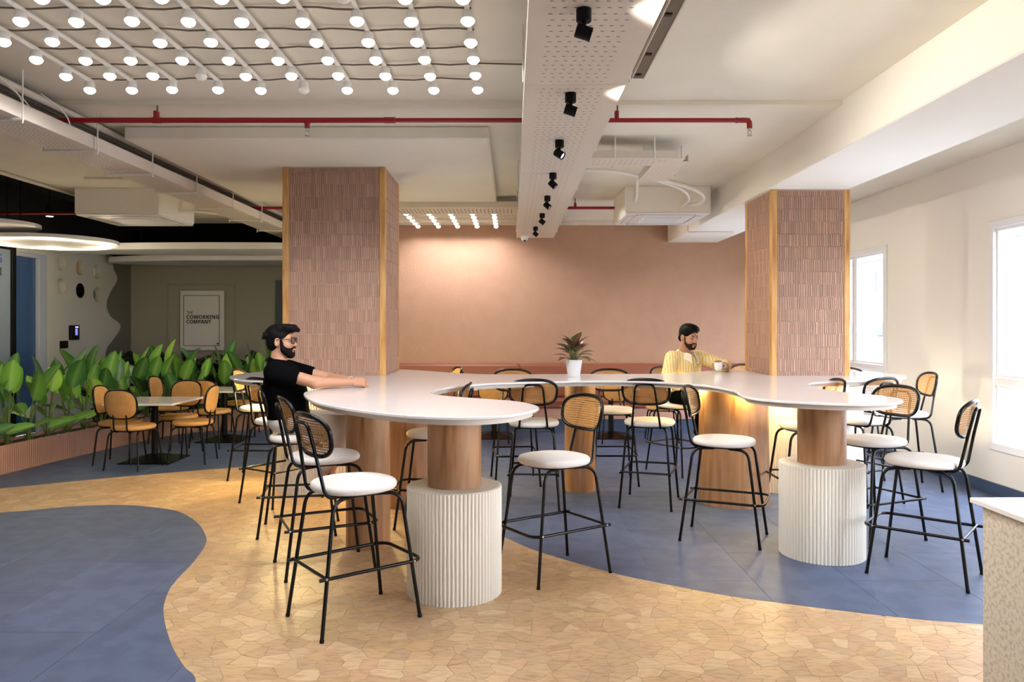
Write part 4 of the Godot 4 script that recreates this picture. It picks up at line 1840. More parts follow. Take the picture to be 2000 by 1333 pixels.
func build_ceiling_services() -> void:
	var c = tray("broad perforated cable tray carrying the black spotlights", 0.065, 0.605, 2.78, 0.075, [1.4, 4.07, 6.4, 8.77, 11.16], 8, 0.062)
	var mb: MB
	for d in [2.5, 4.0, 5.6, 7.2, 8.8, 10.4]:
		for x in [0.058, 0.612]:
			mb = mb_at(c.position)
			mb.tube([p3(x, 2.77, d), p3(x, CEIL_B + 0.02, d)], 0.005, 6)
			obj("hanger_rod", mb, M.white_paint, c)
	var l = tray("long perforated cable tray hung on rods beside the grey pipe bundle", -3.36, -3.02, 2.78, 0.095, [2.6, 5.55, 7.3, 9.2, 11.2], 7, 0.055)
	for d in [4.7, 5.55, 6.4, 7.3, 8.25, 9.2, 10.2]:
		mb = mb_at(l.position)
		mb.tube([p3(-3.39, 2.765, d), p3(-2.99, 2.765, d)], 0.009, 6)
		obj("cross_bar", mb, M.white_paint, l)
		for x in [-2.995, -3.385]:
			mb = mb_at(l.position)
			mb.tube([p3(x, 2.74, d), p3(x, CEIL_B + 0.02, d)], 0.005, 6)
			obj("hanger_rod", mb, M.white_paint, l)
	for i in 9:
		var x = -3.14 - i * 0.062
		mb = mb_at(p3(x, 3.0, 6.8))
		mb.tube([p3(x, 3.015, 2.2), p3(x, 3.01, 6.8), p3(x, 3.015, 11.2)], 0.024, 10)
		tag(obj("service_pipe", mb, M.pipe_grey if i > 0 else M.tray_paint), ("grey service pipe, %s behind the pale one in the bundle above the long tray" % ORD[i - 1]) if i > 0 else "pale pipe at the room side of the grey pipe bundle", "pipe", "pipes bundled on the ceiling" if i > 0 else "")
	# loose cables on the long tray
	var loose = thing("loose_cable", "pale loose cables looped over the long tray", "cable", p3(-3.0, 2.85, 4.7))
	mb = mb_at(loose.position)
	for q in [[-2.98, 4.55, 0.0], [-3.05, 4.7, 0.05], [-2.96, 5.0, 0.02]]:
		var pts = []
		for k in 12:
			var s = k / 11.0
			pts.append(p3(q[0] - 0.12 + 0.1 * s + 0.05 * sin(s * 5.0), lerpf(3.02, 2.87, s) - 0.05 * sin(s * PI), q[1] + 0.35 * s + q[2]))
		mb.tube(pts, 0.0045, 6)
	obj("strands", mb, M.white_paint, loose)
	# branch tray to the air conditioner
	var br = thing("cable_tray", "short perforated tray turning from the broad tray to the air conditioner", "cable tray", p3(1.0, 2.87, 6.6))
	mb = mb_at(br.position)
	span(mb, 0.62, 1.42, 2.87, 2.874, 6.27, 6.57, 0.001)
	span(mb, 0.62, 1.36, 2.873, 2.935, 6.27, 6.274)
	span(mb, 0.62, 1.2, 2.873, 2.935, 6.566, 6.57)
	obj("tray_section", mb, M.tray_paint, br)
	mb = mb_at(br.position)
	span(mb, 1.19, 1.47, 2.868, 2.872, 6.4, 7.24, 0.001)
	span(mb, 1.19, 1.194, 2.871, 2.93, 6.57, 7.24)
	span(mb, 1.466, 1.47, 2.871, 2.93, 6.4, 7.24)
	obj("tray_section", mb, M.tray_paint, br)
	mb = mb_at(br.position)
	for i in 14:
		var x = 0.68 + i * 0.045
		for k in 5:
			var d = 6.32 + k * 0.045
			mb.face([p3(x - 0.003, 2.8692, d), p3(x + 0.003, 2.8692, d), p3(x + 0.003, 2.8692, d + 0.013), p3(x - 0.003, 2.8692, d + 0.013)], p3(x, 4, d))
	for i in 6:
		for k in 12:
			var x = 1.23 + i * 0.04
			var d = 6.62 + k * 0.05
			mb.face([p3(x - 0.006, 2.8673, d), p3(x + 0.006, 2.8673, d), p3(x + 0.006, 2.8673, d + 0.004), p3(x - 0.006, 2.8673, d + 0.004)], p3(x, 4, d))
	tag(obj("slots", mb, M.slot_dark, br), "", "", "", "stuff")
	mb = mb_at(br.position)
	for q in [[0.84, 6.25], [1.16, 6.25], [0.86, 6.59], [1.13, 6.59], [1.46, 6.6], [1.48, 7.0]]:
		mb = mb_at(br.position)
		mb.tube([p3(q[0], 2.86, q[1]), p3(q[0], CEIL_B + 0.01, q[1])], 0.006, 6)
		obj("hanger_rod", mb, M.white_paint, br)
	# air conditioners
	for q in [[1.25, 8.5, "boxed ceiling air conditioner close to the cream beam"], [-4.9, 8.6, "boxed ceiling air conditioner near the dim lobby"]]:
		var x: float = q[0]
		var d: float = q[1]
		var a = thing("air_conditioner", q[2], "air conditioner", p3(x + 0.475, 2.74, d + 0.475))
		mb = mb_at(a.position)
		span(mb, x, x + 0.95, 2.765, CEIL_B, d, d + 0.95, 0.006)
		obj("casing", mb, M.cream_wall, a)
		mb = mb_at(a.position)
		span(mb, x + 0.004, x + 0.946, 2.74, 2.768, d + 0.004, d + 0.946, 0.012)
		var pn = obj("panel", mb, M.white_plastic, a)
		mb = mb_at(a.position)
		span(mb, x + 0.26, x + 0.69, 2.731, 2.742, d + 0.26, d + 0.69, 0.006)
		obj("grille", mb, M.disc_panel, pn)
		for v in [[0.15, 0.8, 0.07, 0.13], [0.15, 0.8, 0.82, 0.88], [0.07, 0.13, 0.15, 0.8], [0.82, 0.88, 0.15, 0.8]]:
			mb = mb_at(a.position)
			span(mb, x + v[0], x + v[1], 2.734, 2.742, d + v[2], d + v[3], 0.003)
			obj("vane", mb, M.white_plastic, pn)
			mb = mb_at(a.position)
			span(mb, x + v[0] - 0.006, x + v[1] + 0.006, 2.7385, 2.7405, d + v[2] - 0.006, d + v[3] + 0.006)
			obj("vane_gap", mb, M.ink, pn)
	var pp = [
		["white insulated pipe looping into the air conditioner's side", [1.36, 2.9, 7.24, 1.45, 2.9, 7.4, 1.75, 2.88, 7.6, 1.98, 2.85, 7.9, 2.02, 2.8, 8.2, 1.94, 2.84, 8.5], 0.02],
		["thinner white pipe looping below the first one", [1.3, 2.9, 7.24, 1.5, 2.89, 7.5, 1.72, 2.87, 7.7, 1.86, 2.82, 8.0, 1.88, 2.82, 8.5], 0.014],
		["white drain pipe dropping behind the short tray", [1.25, 2.98, 7.6, 1.28, 2.975, 7.9, 1.33, 2.95, 8.2, 1.36, 2.9, 8.42, 1.36, 2.88, 8.5], 0.018],
		["pale conduit running across under the ceiling to the drain pipe", [0.62, 2.98, 7.3, 0.95, 2.98, 7.3, 1.25, 2.98, 7.6], 0.018],
		["white flexible pipe beside the lobby air conditioner", [-3.95, 2.86, 9.1, -3.7, 2.86, 9.1, -3.5, 2.84, 9.2, -3.44, 2.9, 9.4], 0.018],
	]
	for q in pp:
		var pts = []
		for i in range(0, q[1].size(), 3):
			pts.append(p3(q[1][i], q[1][i + 1], q[1][i + 2]))
		mb = mb_at(pts[0])
		mb.tube(fillet(pts, 0.2, 5), q[2], 10)
		tag(obj("conduit_pipe", mb, M.white_paint), q[0], "pipe")
	# conduits on the cream beam and along the ceiling
	for q in [["thin white conduit along the underside of the cream beam", [2.32, 3.0, 10.06, 2.302, 2.74, 10.06, 2.32, 2.726, 10.06, 2.9, 2.726, 10.06], 0.011], ["pale conduit along the top of the terracotta wall", [0.7, 2.96, 10.85, 2.2, 2.96, 10.85], 0.012], ["thin conduit crossing the ceiling behind the wide pillar", [-4.4, 3.02, 7.9, -2.2, 3.02, 7.9], 0.012], ["thin white conduit along the lobby edge of the ceiling", [-5.1, 3.06, 2.0, -5.1, 3.03, 5.5, -5.1, 3.03, 11.2], 0.02]]:
		var pts = []
		for i in range(0, q[1].size(), 3):
			pts.append(p3(q[1][i], q[1][i + 1], q[1][i + 2]))
		mb = mb_at(pts[0])
		mb.tube(fillet(pts, 0.04, 4), q[2], 8)
		tag(obj("conduit_pipe", mb, M.wire_grey if q[2] > 0.025 else M.tray_paint), q[0], "pipe")
	var rw = thing("ceiling_raceway", "grey brown raceway on the ceiling beside the broad tray", "raceway", p3(0.77, 3.05, 3.0))
	mb = mb_at(rw.position)
	span(mb, 0.745, 0.81, 3.03, CEIL_A, 1.0, 4.75, 0.004)
	obj("channel", mb, M.wire_grey, rw)
	mb = mb_at(rw.position)
	span(mb, 0.735, 0.745, 3.026, 3.05, 1.0, 4.75, 0.002)
	span(mb, 0.81, 0.82, 3.026, 3.05, 1.0, 4.75, 0.002)
	obj("lip", mb, M.tray_paint, rw)
	for d in [3.1, 3.75, 4.3, 4.65]:
		mb = mb_at(rw.position)
		span(mb, 0.75, 0.785, 3.022, 3.031, d, d + 0.03, 0.002)
		obj("clip", mb, M.ink, rw)
	# cross tray before the far bulbs
	tray_cross()
	# red sprinkler pipes
	var r1 = thing("sprinkler_pipe", "red sprinkler pipe crossing the ceiling in front of the pillars", "pipe", p3(-0.8, 2.947, 5.4))
	mb = mb_at(r1.position)
	mb.tube([p3(-3.32, 2.947, 5.4), p3(-0.83, 2.947, 5.4)], 0.0195, 12)
	mb.tube([p3(-0.84, 2.947, 5.4), p3(1.67, 2.947, 5.4)], 0.0165, 12)
	mb.tube([p3(-0.9, 2.947, 5.4), p3(-0.82, 2.947, 5.4)], 0.022, 12)
	mb.tube([p3(-2.53, 2.947, 5.4), p3(-2.47, 2.947, 5.4)], 0.0225, 12)
	mb.tube([p3(1.57, 2.947, 5.4), p3(1.59, 2.947, 5.4)], 0.02, 12)
	mb.tube(fillet([p3(1.6, 2.947, 5.4), p3(1.67, 2.947, 5.4), p3(1.67, 2.89, 5.4)], 0.03), 0.019, 12)
	mb.tube([p3(-1.44, 2.945, 5.4), p3(-1.44, 2.89, 5.4)], 0.017, 12)
	mb.tube([p3(-1.44, 2.93, 5.4), p3(-1.44, 2.92, 5.4)], 0.022, 12)
	obj("run", mb, M.red_pipe, r1)
	for x in [1.67, -1.44]:
		mb = mb_at(r1.position)
		mb.tube([p3(x, 2.89, 5.4), p3(x, 2.87, 5.4)], 0.01, 8)
		for s in [-1, 1]:
			mb.tube([p3(x + s * 0.008, 2.875, 5.4), p3(x + s * 0.013, 2.86, 5.4), p3(x + s * 0.004, 2.842, 5.4)], 0.003, 6)
		mb.tube([p3(x, 2.842, 5.4), p3(x, 2.837, 5.4)], 0.017, 12)
		obj("sprinkler_head", mb, M.steel, r1)
	for x in [-2.5, 0.735]:
		mb = mb_at(r1.position)
		span(mb, x - 0.014, x + 0.014, 2.95, 3.01, 5.38, 5.42, 0.002)
		obj("bracket", mb, M.red_pipe, r1)
		mb = mb_at(r1.position)
		mb.tube([p3(x + 0.006, 3.0, 5.4), p3(x + 0.006, CEIL_B + 0.01, 5.4)], 0.006, 6)
		obj("rod", mb, M.pipe_grey, r1)
	var r2 = thing("sprinkler_pipe", "farther red sprinkler pipe passing behind the wide pillar", "pipe", p3(-1.8, 2.93, 9.3))
	mb = mb_at(r2.position)
	mb.tube([p3(-6.5, 2.93, 9.75), p3(-4.9, 2.93, 9.75)], 0.018, 10)
	mb.tube([p3(-3.34, 2.93, 9.3), p3(1.24, 2.93, 9.3)], 0.018, 10)
	obj("run", mb, M.red_pipe, r2)
	mb = mb_at(r2.position)
	span(mb, 0.75, 0.78, 2.935, 2.99, 9.28, 9.32, 0.002)
	mb.tube([p3(0.765, 2.98, 9.3), p3(0.765, CEIL_B + 0.01, 9.3)], 0.006, 6)
	obj("bracket", mb, M.red_pipe, r2)
	# dome camera at the end of the broad tray
	var cam = thing("dome_camera", "white dome security camera at the end of the broad tray", "camera", p3(0.18, 2.78, 10.95))
	mb = mb_at()
	mb.lathe([Vector2(0, -0.075), Vector2(0.03, -0.068), Vector2(0.048, -0.045), Vector2(0.052, -0.02), Vector2(0.062, -0.018), Vector2(0.062, 0.0), Vector2(0, 0)], 24)
	obj("housing", mb, M.white_plastic, cam)
	mb = mb_at()
	mb.lathe([Vector2(0, -0.03), Vector2(0.02, -0.025), Vector2(0.03, 0.0), Vector2(0.0, 0.0)], 20, Transform3D(Basis(Vector3.RIGHT, 0.9).scaled(Vector3.ONE), Vector3(0, -0.05, 0.03)))
	obj("lens", mb, M.ink, cam)


func tray_cross() -> void:
	var t = thing("cable_tray", "slotted cross tray just before the far cluster of bulbs", "cable tray", p3(-0.8, 2.92, 9.5))
	var mb = mb_at(t.position)
	span(mb, -1.7, 0.06, 2.905, 2.909, 9.1, 9.65, 0.001)
	span(mb, -1.7, 0.06, 2.908, 2.975, 9.1, 9.104)
	span(mb, -1.7, 0.06, 2.908, 2.975, 9.646, 9.65)
	obj("tray_section", mb, M.tray_paint, t)
	mb = mb_at(t.position)
	for i in 36:
		var x = -1.65 + i * 0.047
		mb.face([p3(x - 0.003, 2.9044, 9.2), p3(x + 0.003, 2.9044, 9.2), p3(x + 0.003, 2.9044, 9.58), p3(x - 0.003, 2.9044, 9.58)], p3(x, 4, 9.4))
	tag(obj("slots", mb, M.slot_dark, t), "", "", "", "stuff")


func build_bulbs() -> void:
	# meshes shared by all bulbs
	var hold = mb_at()
	hold.lathe([Vector2(0.0, 0.022), Vector2(0.029, 0.022), Vector2(0.03, 0.028), Vector2(0.029, 0.055), Vector2(0.026, 0.062), Vector2(0.0, 0.062)], 20)
	var hm = hold.mesh()
	var dome = mb_at()
	dome.lathe([Vector2(0, -0.01), Vector2(0.015, -0.008), Vector2(0.027, 0.0), Vector2(0.034, 0.01), Vector2(0.035, 0.017), Vector2(0.03, 0.024), Vector2(0, 0.024)], 20)
	var dm = dome.mesh()
	var xs = [-2.653, -2.392, -2.128, -1.85, -1.58, -1.312, -1.03, -0.757, -0.49, -0.219]
	for i in 10:
		var x: float = xs[i]
		var mb = mb_at(p3(x, 3.045, 3.6))
		mb.tube([p3(x, 3.045, 1.9), p3(x, 3.045, 4.86)], 0.0135, 8)
		tag(obj("bulb_conduit", mb, M.white_paint), "white tube of the near bulb grid, %s line from the broad tray" % ORD[9 - i], "pipe", "tubes of the near bulb grid")
	for j in 9:
		var d = 4.83 - 0.271 * j
		var pts = []
		for k in 31:
			var x = lerpf(-2.7, -0.2, k / 30.0)
			pts.append(p3(x, 3.06 + 0.004 * sin(k * 1.7 + j) - 0.003 * sin(k * 0.6), d + 0.02 + 0.005 * sin(k * 1.1 + j * 2.0)))
		if j == 1:
			pts.append(p3(0.07, 3.06, d + 0.02))
		var mb = mb_at(p3(-1.4, 3.06, d))
		mb.tube(pts, 0.0052, 5)
		tag(obj("bulb_cable", mb, M.wire_grey), "thin wire of the near bulb grid, %s row from the red pipe" % ORD[j], "wire", "wires of the near bulb grid")
	var unlit = {[3, 1]: "unlit bulb in the near ceiling grid, second row from the pillar", [5, 0]: "dim bulb in the row of the near grid closest to the wide pillar", [7, 5]: "unlit bulb at the picture's top border in the near grid"}
	for i in 10:
		for j in 9:
			var at = p3(xs[i] + rng.randf_range(-0.008, 0.008), 2.97, 4.83 - 0.271 * j + rng.randf_range(-0.01, 0.01))
			if j > 6 and i < 2:
				continue
			bulb(at, hm, dm, "lit bulb, near grid: %s line from the broad tray, %s from the red pipe" % [ORD[9 - i], ORD[j]], "bulbs of the near ceiling grid", unlit.get([i, j], ""))
	for j in 5:
		var d = 9.84 + 0.315 * j
		var mb = mb_at(p3(-0.8, 2.99, d))
		span(mb, -1.68, 0.06, 2.983, 3.012, d - 0.025, d + 0.025, 0.004)
		tag(obj("bulb_batten", mb, M.tray_paint), "pale batten of the far bulb cluster, %s from the slotted cross tray" % ORD[j], "batten", "battens of the far bulb cluster")
		for i in 5:
			bulb(p3([-1.358, -1.063, -0.787, -0.505, -0.23][i], 2.922, d), hm, dm, "lit bulb, far cluster: %s line from the broad tray, %s from the cross tray" % [ORD[4 - i], ORD[j]], "bulbs of the far ceiling cluster", "")


func bulb(at: Vector3, hm: Mesh, dm: Mesh, label: String, group: String, off: String) -> void:
	var t = thing("bulb", off if off else label, "light bulb", at, 0.0, "" if off else group)
	obj("holder", hm, M.white_plastic, t)
	obj("glow", dm, M.bulb_dim if off else M.bulb_glow, t)
	if off:
		return
	var l = SpotLight3D.new()
	l.name = "bulb_light"
	l.light_energy = BULB * (1.5 if at.z < -8.0 else 1.0)
	l.light_color = WARM
	l.spot_angle = 82.0
	l.spot_angle_attenuation = 0.4
	l.spot_range = 16.0
	l.spot_attenuation = 2.0
	l.light_size = 0.035
	l.shadow_enabled = true
	l.position.y = -0.045
	l.rotation.x = -PI / 2
	t.add_child(l)


func build_tracks() -> void:
	var H = 2.778
	var ds = [3.1, 4.22, 5.29, 6.42, 7.56, 8.73, 9.9]
	var dirs = [Vector3(0.95, -0.3, 0.0), Vector3(0.95, -0.3, 0.0), Vector3(0.74, -0.55, 0.35), Vector3(0.72, -0.7, 0.1), Vector3(0.74, -0.66, 0.15), Vector3(0.78, -0.62, 0.0), Vector3(0.78, -0.62, 0.0)]
	var names = ["black spotlight on the broad tray, first at the picture's top border", "black spotlight on the broad tray, second from the top border", "black spotlight on the broad tray with its bright lens showing", "black spotlight on the broad tray level with the wide pillar's top", "black spotlight on the broad tray, third from the dome camera", "black spotlight on the broad tray, second from the dome camera", "black spotlight on the broad tray just above the dome camera"]
	for i in 7:
		var x = [0.29, 0.322, 0.327, 0.342, 0.348, 0.343, 0.304][i]
		var t = thing("spotlight", names[i], "spotlight", p3(x, H, ds[i]), 0.0, "")
		var mb = mb_at()
		mb.lathe([Vector2(0, -0.05), Vector2(0.028, -0.05), Vector2(0.031, -0.046), Vector2(0.031, 0.0), Vector2(0, 0)], 24)
		obj("base", mb, M.black_matte, t)
		var dir: Vector3 = dirs[i].normalized()
		var ctr = Vector3(-0.002, -0.092, 0)
		mb = mb_at()
		mb.tube([Vector3(0, -0.045, 0), Vector3(0, -0.075, 0)], 0.01, 10)
		obj("joint", mb, M.black_matte, t)
		var up = Vector3.UP if absf(dir.y) < 0.9 else Vector3.RIGHT
		var sx = up.cross(dir).normalized()
		var bs = Basis(sx, dir, sx.cross(dir))
		mb = mb_at()
		mb.lathe([Vector2(0, -0.032), Vector2(0.025, -0.032), Vector2(0.028, -0.029), Vector2(0.028, 0.034), Vector2(0.024, 0.034), Vector2(0.023, 0.024), Vector2(0, 0.024)], 24, Transform3D(bs, ctr))
		var hd = obj("head", mb, M.black_matte, t)
		mb = mb_at()
		mb.lathe([Vector2(0, 0.0245), Vector2(0.021, 0.0245), Vector2(0.021, 0.027), Vector2(0, 0.028)], 20, Transform3D(bs, ctr))
		obj("lens", mb, M.spot_lens, hd)
		var l = SpotLight3D.new()
		l.name = "spot_light"
		l.light_energy = 1.2
		l.light_color = Color(1.0, 0.97, 0.92)
		l.spot_angle = 52.0
		l.spot_angle_attenuation = 0.5
		l.spot_range = 14.0
		l.spot_attenuation = 2.0
		l.light_size = 0.02
		l.shadow_enabled = true
		l.transform = Transform3D(Basis(bs.x, -bs.z, -dir), ctr + dir * 0.045)
		if Basis(bs.x, -bs.z, -dir).determinant() < 0.0:
			l.transform = Transform3D(Basis(bs.x, bs.z, -dir), ctr + dir * 0.045)
		t.add_child(l)


# ------------------------------------------------------------------ stools and chairs; both face +x

func back_point(z: float, y: float, x0: float, y0: float, lean: float, bow: float) -> Vector3:
	return Vector3(x0 - (y - y0) * lean + bow * z * z, y, z)


func bean(rx: float, ry: float, steps: int) -> PackedVector2Array:
	# the stool's back outline: rounded, wider towards the top
	var out = PackedVector2Array()
	for p in superellipse(rx, ry, 3.0, steps):
		var s = 1.0 + 0.06 * p.y / ry
		out.append(Vector2(p.x * s, p.y + 0.012 * (1.0 - (p.x / rx) * (p.x / rx)) * (1.0 if p.y > 0 else 0.4)))
	return out


func make_stool() -> Node3D:
	var t = thing("bar_stool", "", "bar stool")
	var mb = mb_at()
	cushion(mb, 0.215, 0.212, 2.25, 0.665, 0.708, 0.016)
	obj("seat", mb, M.seat_white, t)
	mb = mb_at()
	mb.prism(superellipse(0.17, 0.165, 2.3, 28), 0.652, 0.667)
	obj("seat_board", mb, M.black_matte, t)
	for sx in [-1.0, 1.0]:
		for sz in [-1.0, 1.0]:
			mb = mb_at()
			var top = Vector3(sx * 0.185, 0.648, sz * 0.163)
			mb.tube(fillet([Vector3(sx * 0.268, 0.004, sz * 0.212), top, Vector3(sx * 0.05, 0.648, sz * 0.11)], 0.07, 7), 0.0098, 10)
			mb.tube([Vector3(sx * 0.2685, 0.0, sz * 0.2125), Vector3(sx * 0.267, 0.014, sz * 0.2115)], 0.0115, 10)
			obj("leg", mb, M.black_metal, t)
	mb = mb_at()
	var fy = 0.292
	var w = 0.203
	mb.tube(fillet([Vector3(-0.275, fy, -w), Vector3(0.292, fy, -w), Vector3(0.292, fy, w), Vector3(-0.275, fy, w)], 0.075, 7), 0.009, 10)
	mb.tube([Vector3(-0.243, fy + 0.004, -w), Vector3(-0.243, fy + 0.004, w)], 0.008, 8)
	var foot = obj("footrest", mb, M.black_metal, t)
	for sx in [-0.243, 0.236]:
		for sz in [-1.0, 1.0]:
			mb = mb_at()
			mb.tube([Vector3(sx, fy + 0.003, sz * (w + 0.0085)), Vector3(sx, fy + 0.003, sz * (w + 0.013))], 0.006, 8)
			obj("screw", mb, M.steel, foot)
	# back: inverted U, frame and cane
	mb = mb_at()
	mb.tube(fillet([Vector3(-0.11, 0.655, -0.1), Vector3(-0.205, 0.655, -0.118), Vector3(-0.245, 0.86, -0.094), Vector3(-0.283, 1.025, -0.078), Vector3(-0.283, 1.025, 0.078), Vector3(-0.245, 0.86, 0.094), Vector3(-0.205, 0.655, 0.118), Vector3(-0.11, 0.655, 0.1)], 0.05, 7), 0.0092, 10)
	obj("back_support", mb, M.black_metal, t)
	var yc = 0.953
	var out = bean(0.192, 0.1, 48)
	var pts = []
	for p in out:
		pts.append(back_point(p.x, yc + p.y, -0.246, yc, 0.22, 0.9))
	mb = mb_at()
	mb.tube(pts, 0.0115, 10, true)
	obj("back_frame", mb, M.black_metal, t)
	mb = mb_at()
	var rows = []
	var uvs = []
	for i in 9:
		var s = i / 8.0
		var row = []
		var uv = []
		for k in out.size() + 1:
			var p = out[k % out.size()] * maxf(s, 0.002)
			row.append(back_point(p.x, yc + p.y, -0.246, yc, 0.22, 0.9))
			uv.append(Vector2(p.x, p.y) / 0.0138)
		rows.append(row)
		uvs.append(uv)
	mb.sheet(rows, uvs, false)
	obj("cane_panel", mb, M.cane, t)
	return t


func build_stools() -> void:
	var S = [
		[-0.816, 3.96, 0.79, 0.61, "bar stool in the open before the fluted drum, cane back turned to the seated man"],
		[-1.17, 4.79, 0.9, 0.43, "bar stool wedged between the seated man and the foremost stool"],
		[-1.56, 5.64, 0.98, 0.18, "bar stool on which the man in black sits"],
		[-1.98, 6.6, 0.55, 0.83, "bar stool behind the man in black, cane back against his shirt"],
		[-2.48, 7.63, 1.0, 0.0, "bar stool with bright yellow cane at the table end by the tan chairs"],
		[-0.585, 5.83, -1.0, 0.05, "bar stool half hidden behind the foremost wooden post, back seen edge on"],
		[0.256, 4.69, -0.83, -0.55, "bar stool with its golden cane turned to the viewer, near the table's open middle"],
		[0.184, 6.47, 0.05, 1.0, "bar stool seen from behind with two cane-back stools on either side"],
		[1.166, 6.51, 0.31, 0.95, "bar stool seen from behind, beside the seated man's bent legs"],
		[0.03, 7.4, 0.1, -1.0, "bar stool across the table, behind the stool seen from the back"],
		[0.97, 7.42, 0.0, -1.0, "bar stool across the table beyond the potted plant"],
		[1.72, 7.9, 0.52, -0.85, "bar stool on which the man in yellow sits"],
		[1.5, 5.435, 0.91, -0.41, "bar stool standing before the lit wooden drum, white seat in sunlight"],
		[2.4, 6.25, -1.0, 0.0, "bar stool mostly hidden behind the fluted drum with wooden post by the windows"],
		[2.56, 5.45, -0.92, -0.4, "bar stool with bright golden cane overlapping the table tip by the windows"],
		[3.0, 6.63, -0.4, 0.9, "bar stool with pale cane seen against the light inside the window-side curve"],
		[2.49, 4.64, -0.76, 0.65, "bar stool just behind the plaster counter"],
		[3.63, 7.15, -1.0, 0.1, "bar stool closest to the cream wall between the windows"],
		[3.42, 7.72, -0.1, -1.0, "bar stool at the far side of the window end, only its cane rim showing"],
		[-0.8, 7.95, -0.9, -0.3, "bar stool across the table close to the wide pillar"],
		[2.62, 8.35, 0.0, -1.0, "bar stool behind the narrower pillar, its back rim above the table"],
	]
	var proto = make_stool()
	for i in S.size():
		var q = S[i]
		var at = p3(q[0], 0, q[1])
		var turn = atan2(q[3], q[2])
		if i == 0:
			proto.position = at
			proto.rotation.y = turn
			tag(proto, q[4], "", "cane back bar stools round the long table")
		else:
			copy_of(proto, q[4], at, turn, "cane back bar stools round the long table")


func make_chair() -> Node3D:
	var t = thing("dining_chair", "", "chair")
	var mb = mb_at()
	cushion(mb, 0.21, 0.205, 2.4, 0.415, 0.462, 0.012)
	obj("seat", mb, M.tan_leather, t)
	mb = mb_at()
	mb.prism(superellipse(0.18, 0.17, 2.4, 28), 0.402, 0.418)
	obj("seat_board", mb, M.black_matte, t)
	for sx in [-1.0, 1.0]:
		for sz in [-1.0, 1.0]:
			mb = mb_at()
			mb.tube(fillet([Vector3(sx * 0.2, 0.0, sz * 0.2), Vector3(sx * 0.165, 0.398, sz * 0.165), Vector3(sx * 0.04, 0.398, sz * 0.1)], 0.06, 6), 0.0095, 9)
			obj("leg", mb, M.black_metal, t)
	for s in [-1.0, 1.0]:
		mb = mb_at()
		mb.tube(fillet([Vector3(-0.08, 0.402, s * 0.075), Vector3(-0.205, 0.402, s * 0.075), Vector3(-0.218, 0.62, s * 0.075)], 0.05, 6), 0.009, 9)
		obj("back_post", mb, M.black_metal, t)
	var yc = 0.692
	var out = superellipse(0.182, 0.148, 2.9, 44)
	var pts = []
	for p in out:
		pts.append(back_point(p.x, yc + p.y, -0.222, yc, 0.14, 0.8))
	mb = mb_at()
	mb.tube(pts, 0.0115, 9, true)
	obj("back_frame", mb, M.black_metal, t)
	mb = mb_at()
	for side in [1.0, -1.0]:
		var rows = []
		for i in 8:
			var s = 1.0 - i / 7.0
			var row = []
			for k in out.size() + 1:
				var p = out[k % out.size()] * maxf(s, 0.003)
				var th = (0.008 + 0.022 * sqrt(1.0 - s * s)) * side
				row.append(back_point(p.x, yc + p.y, -0.222, yc, 0.14, 0.8) + Vector3(th, 0, 0))
			rows.append(row)
		mb.sheet(rows, null, side < 0)
	obj("back_pad", mb, M.tan_leather, t)
	return t


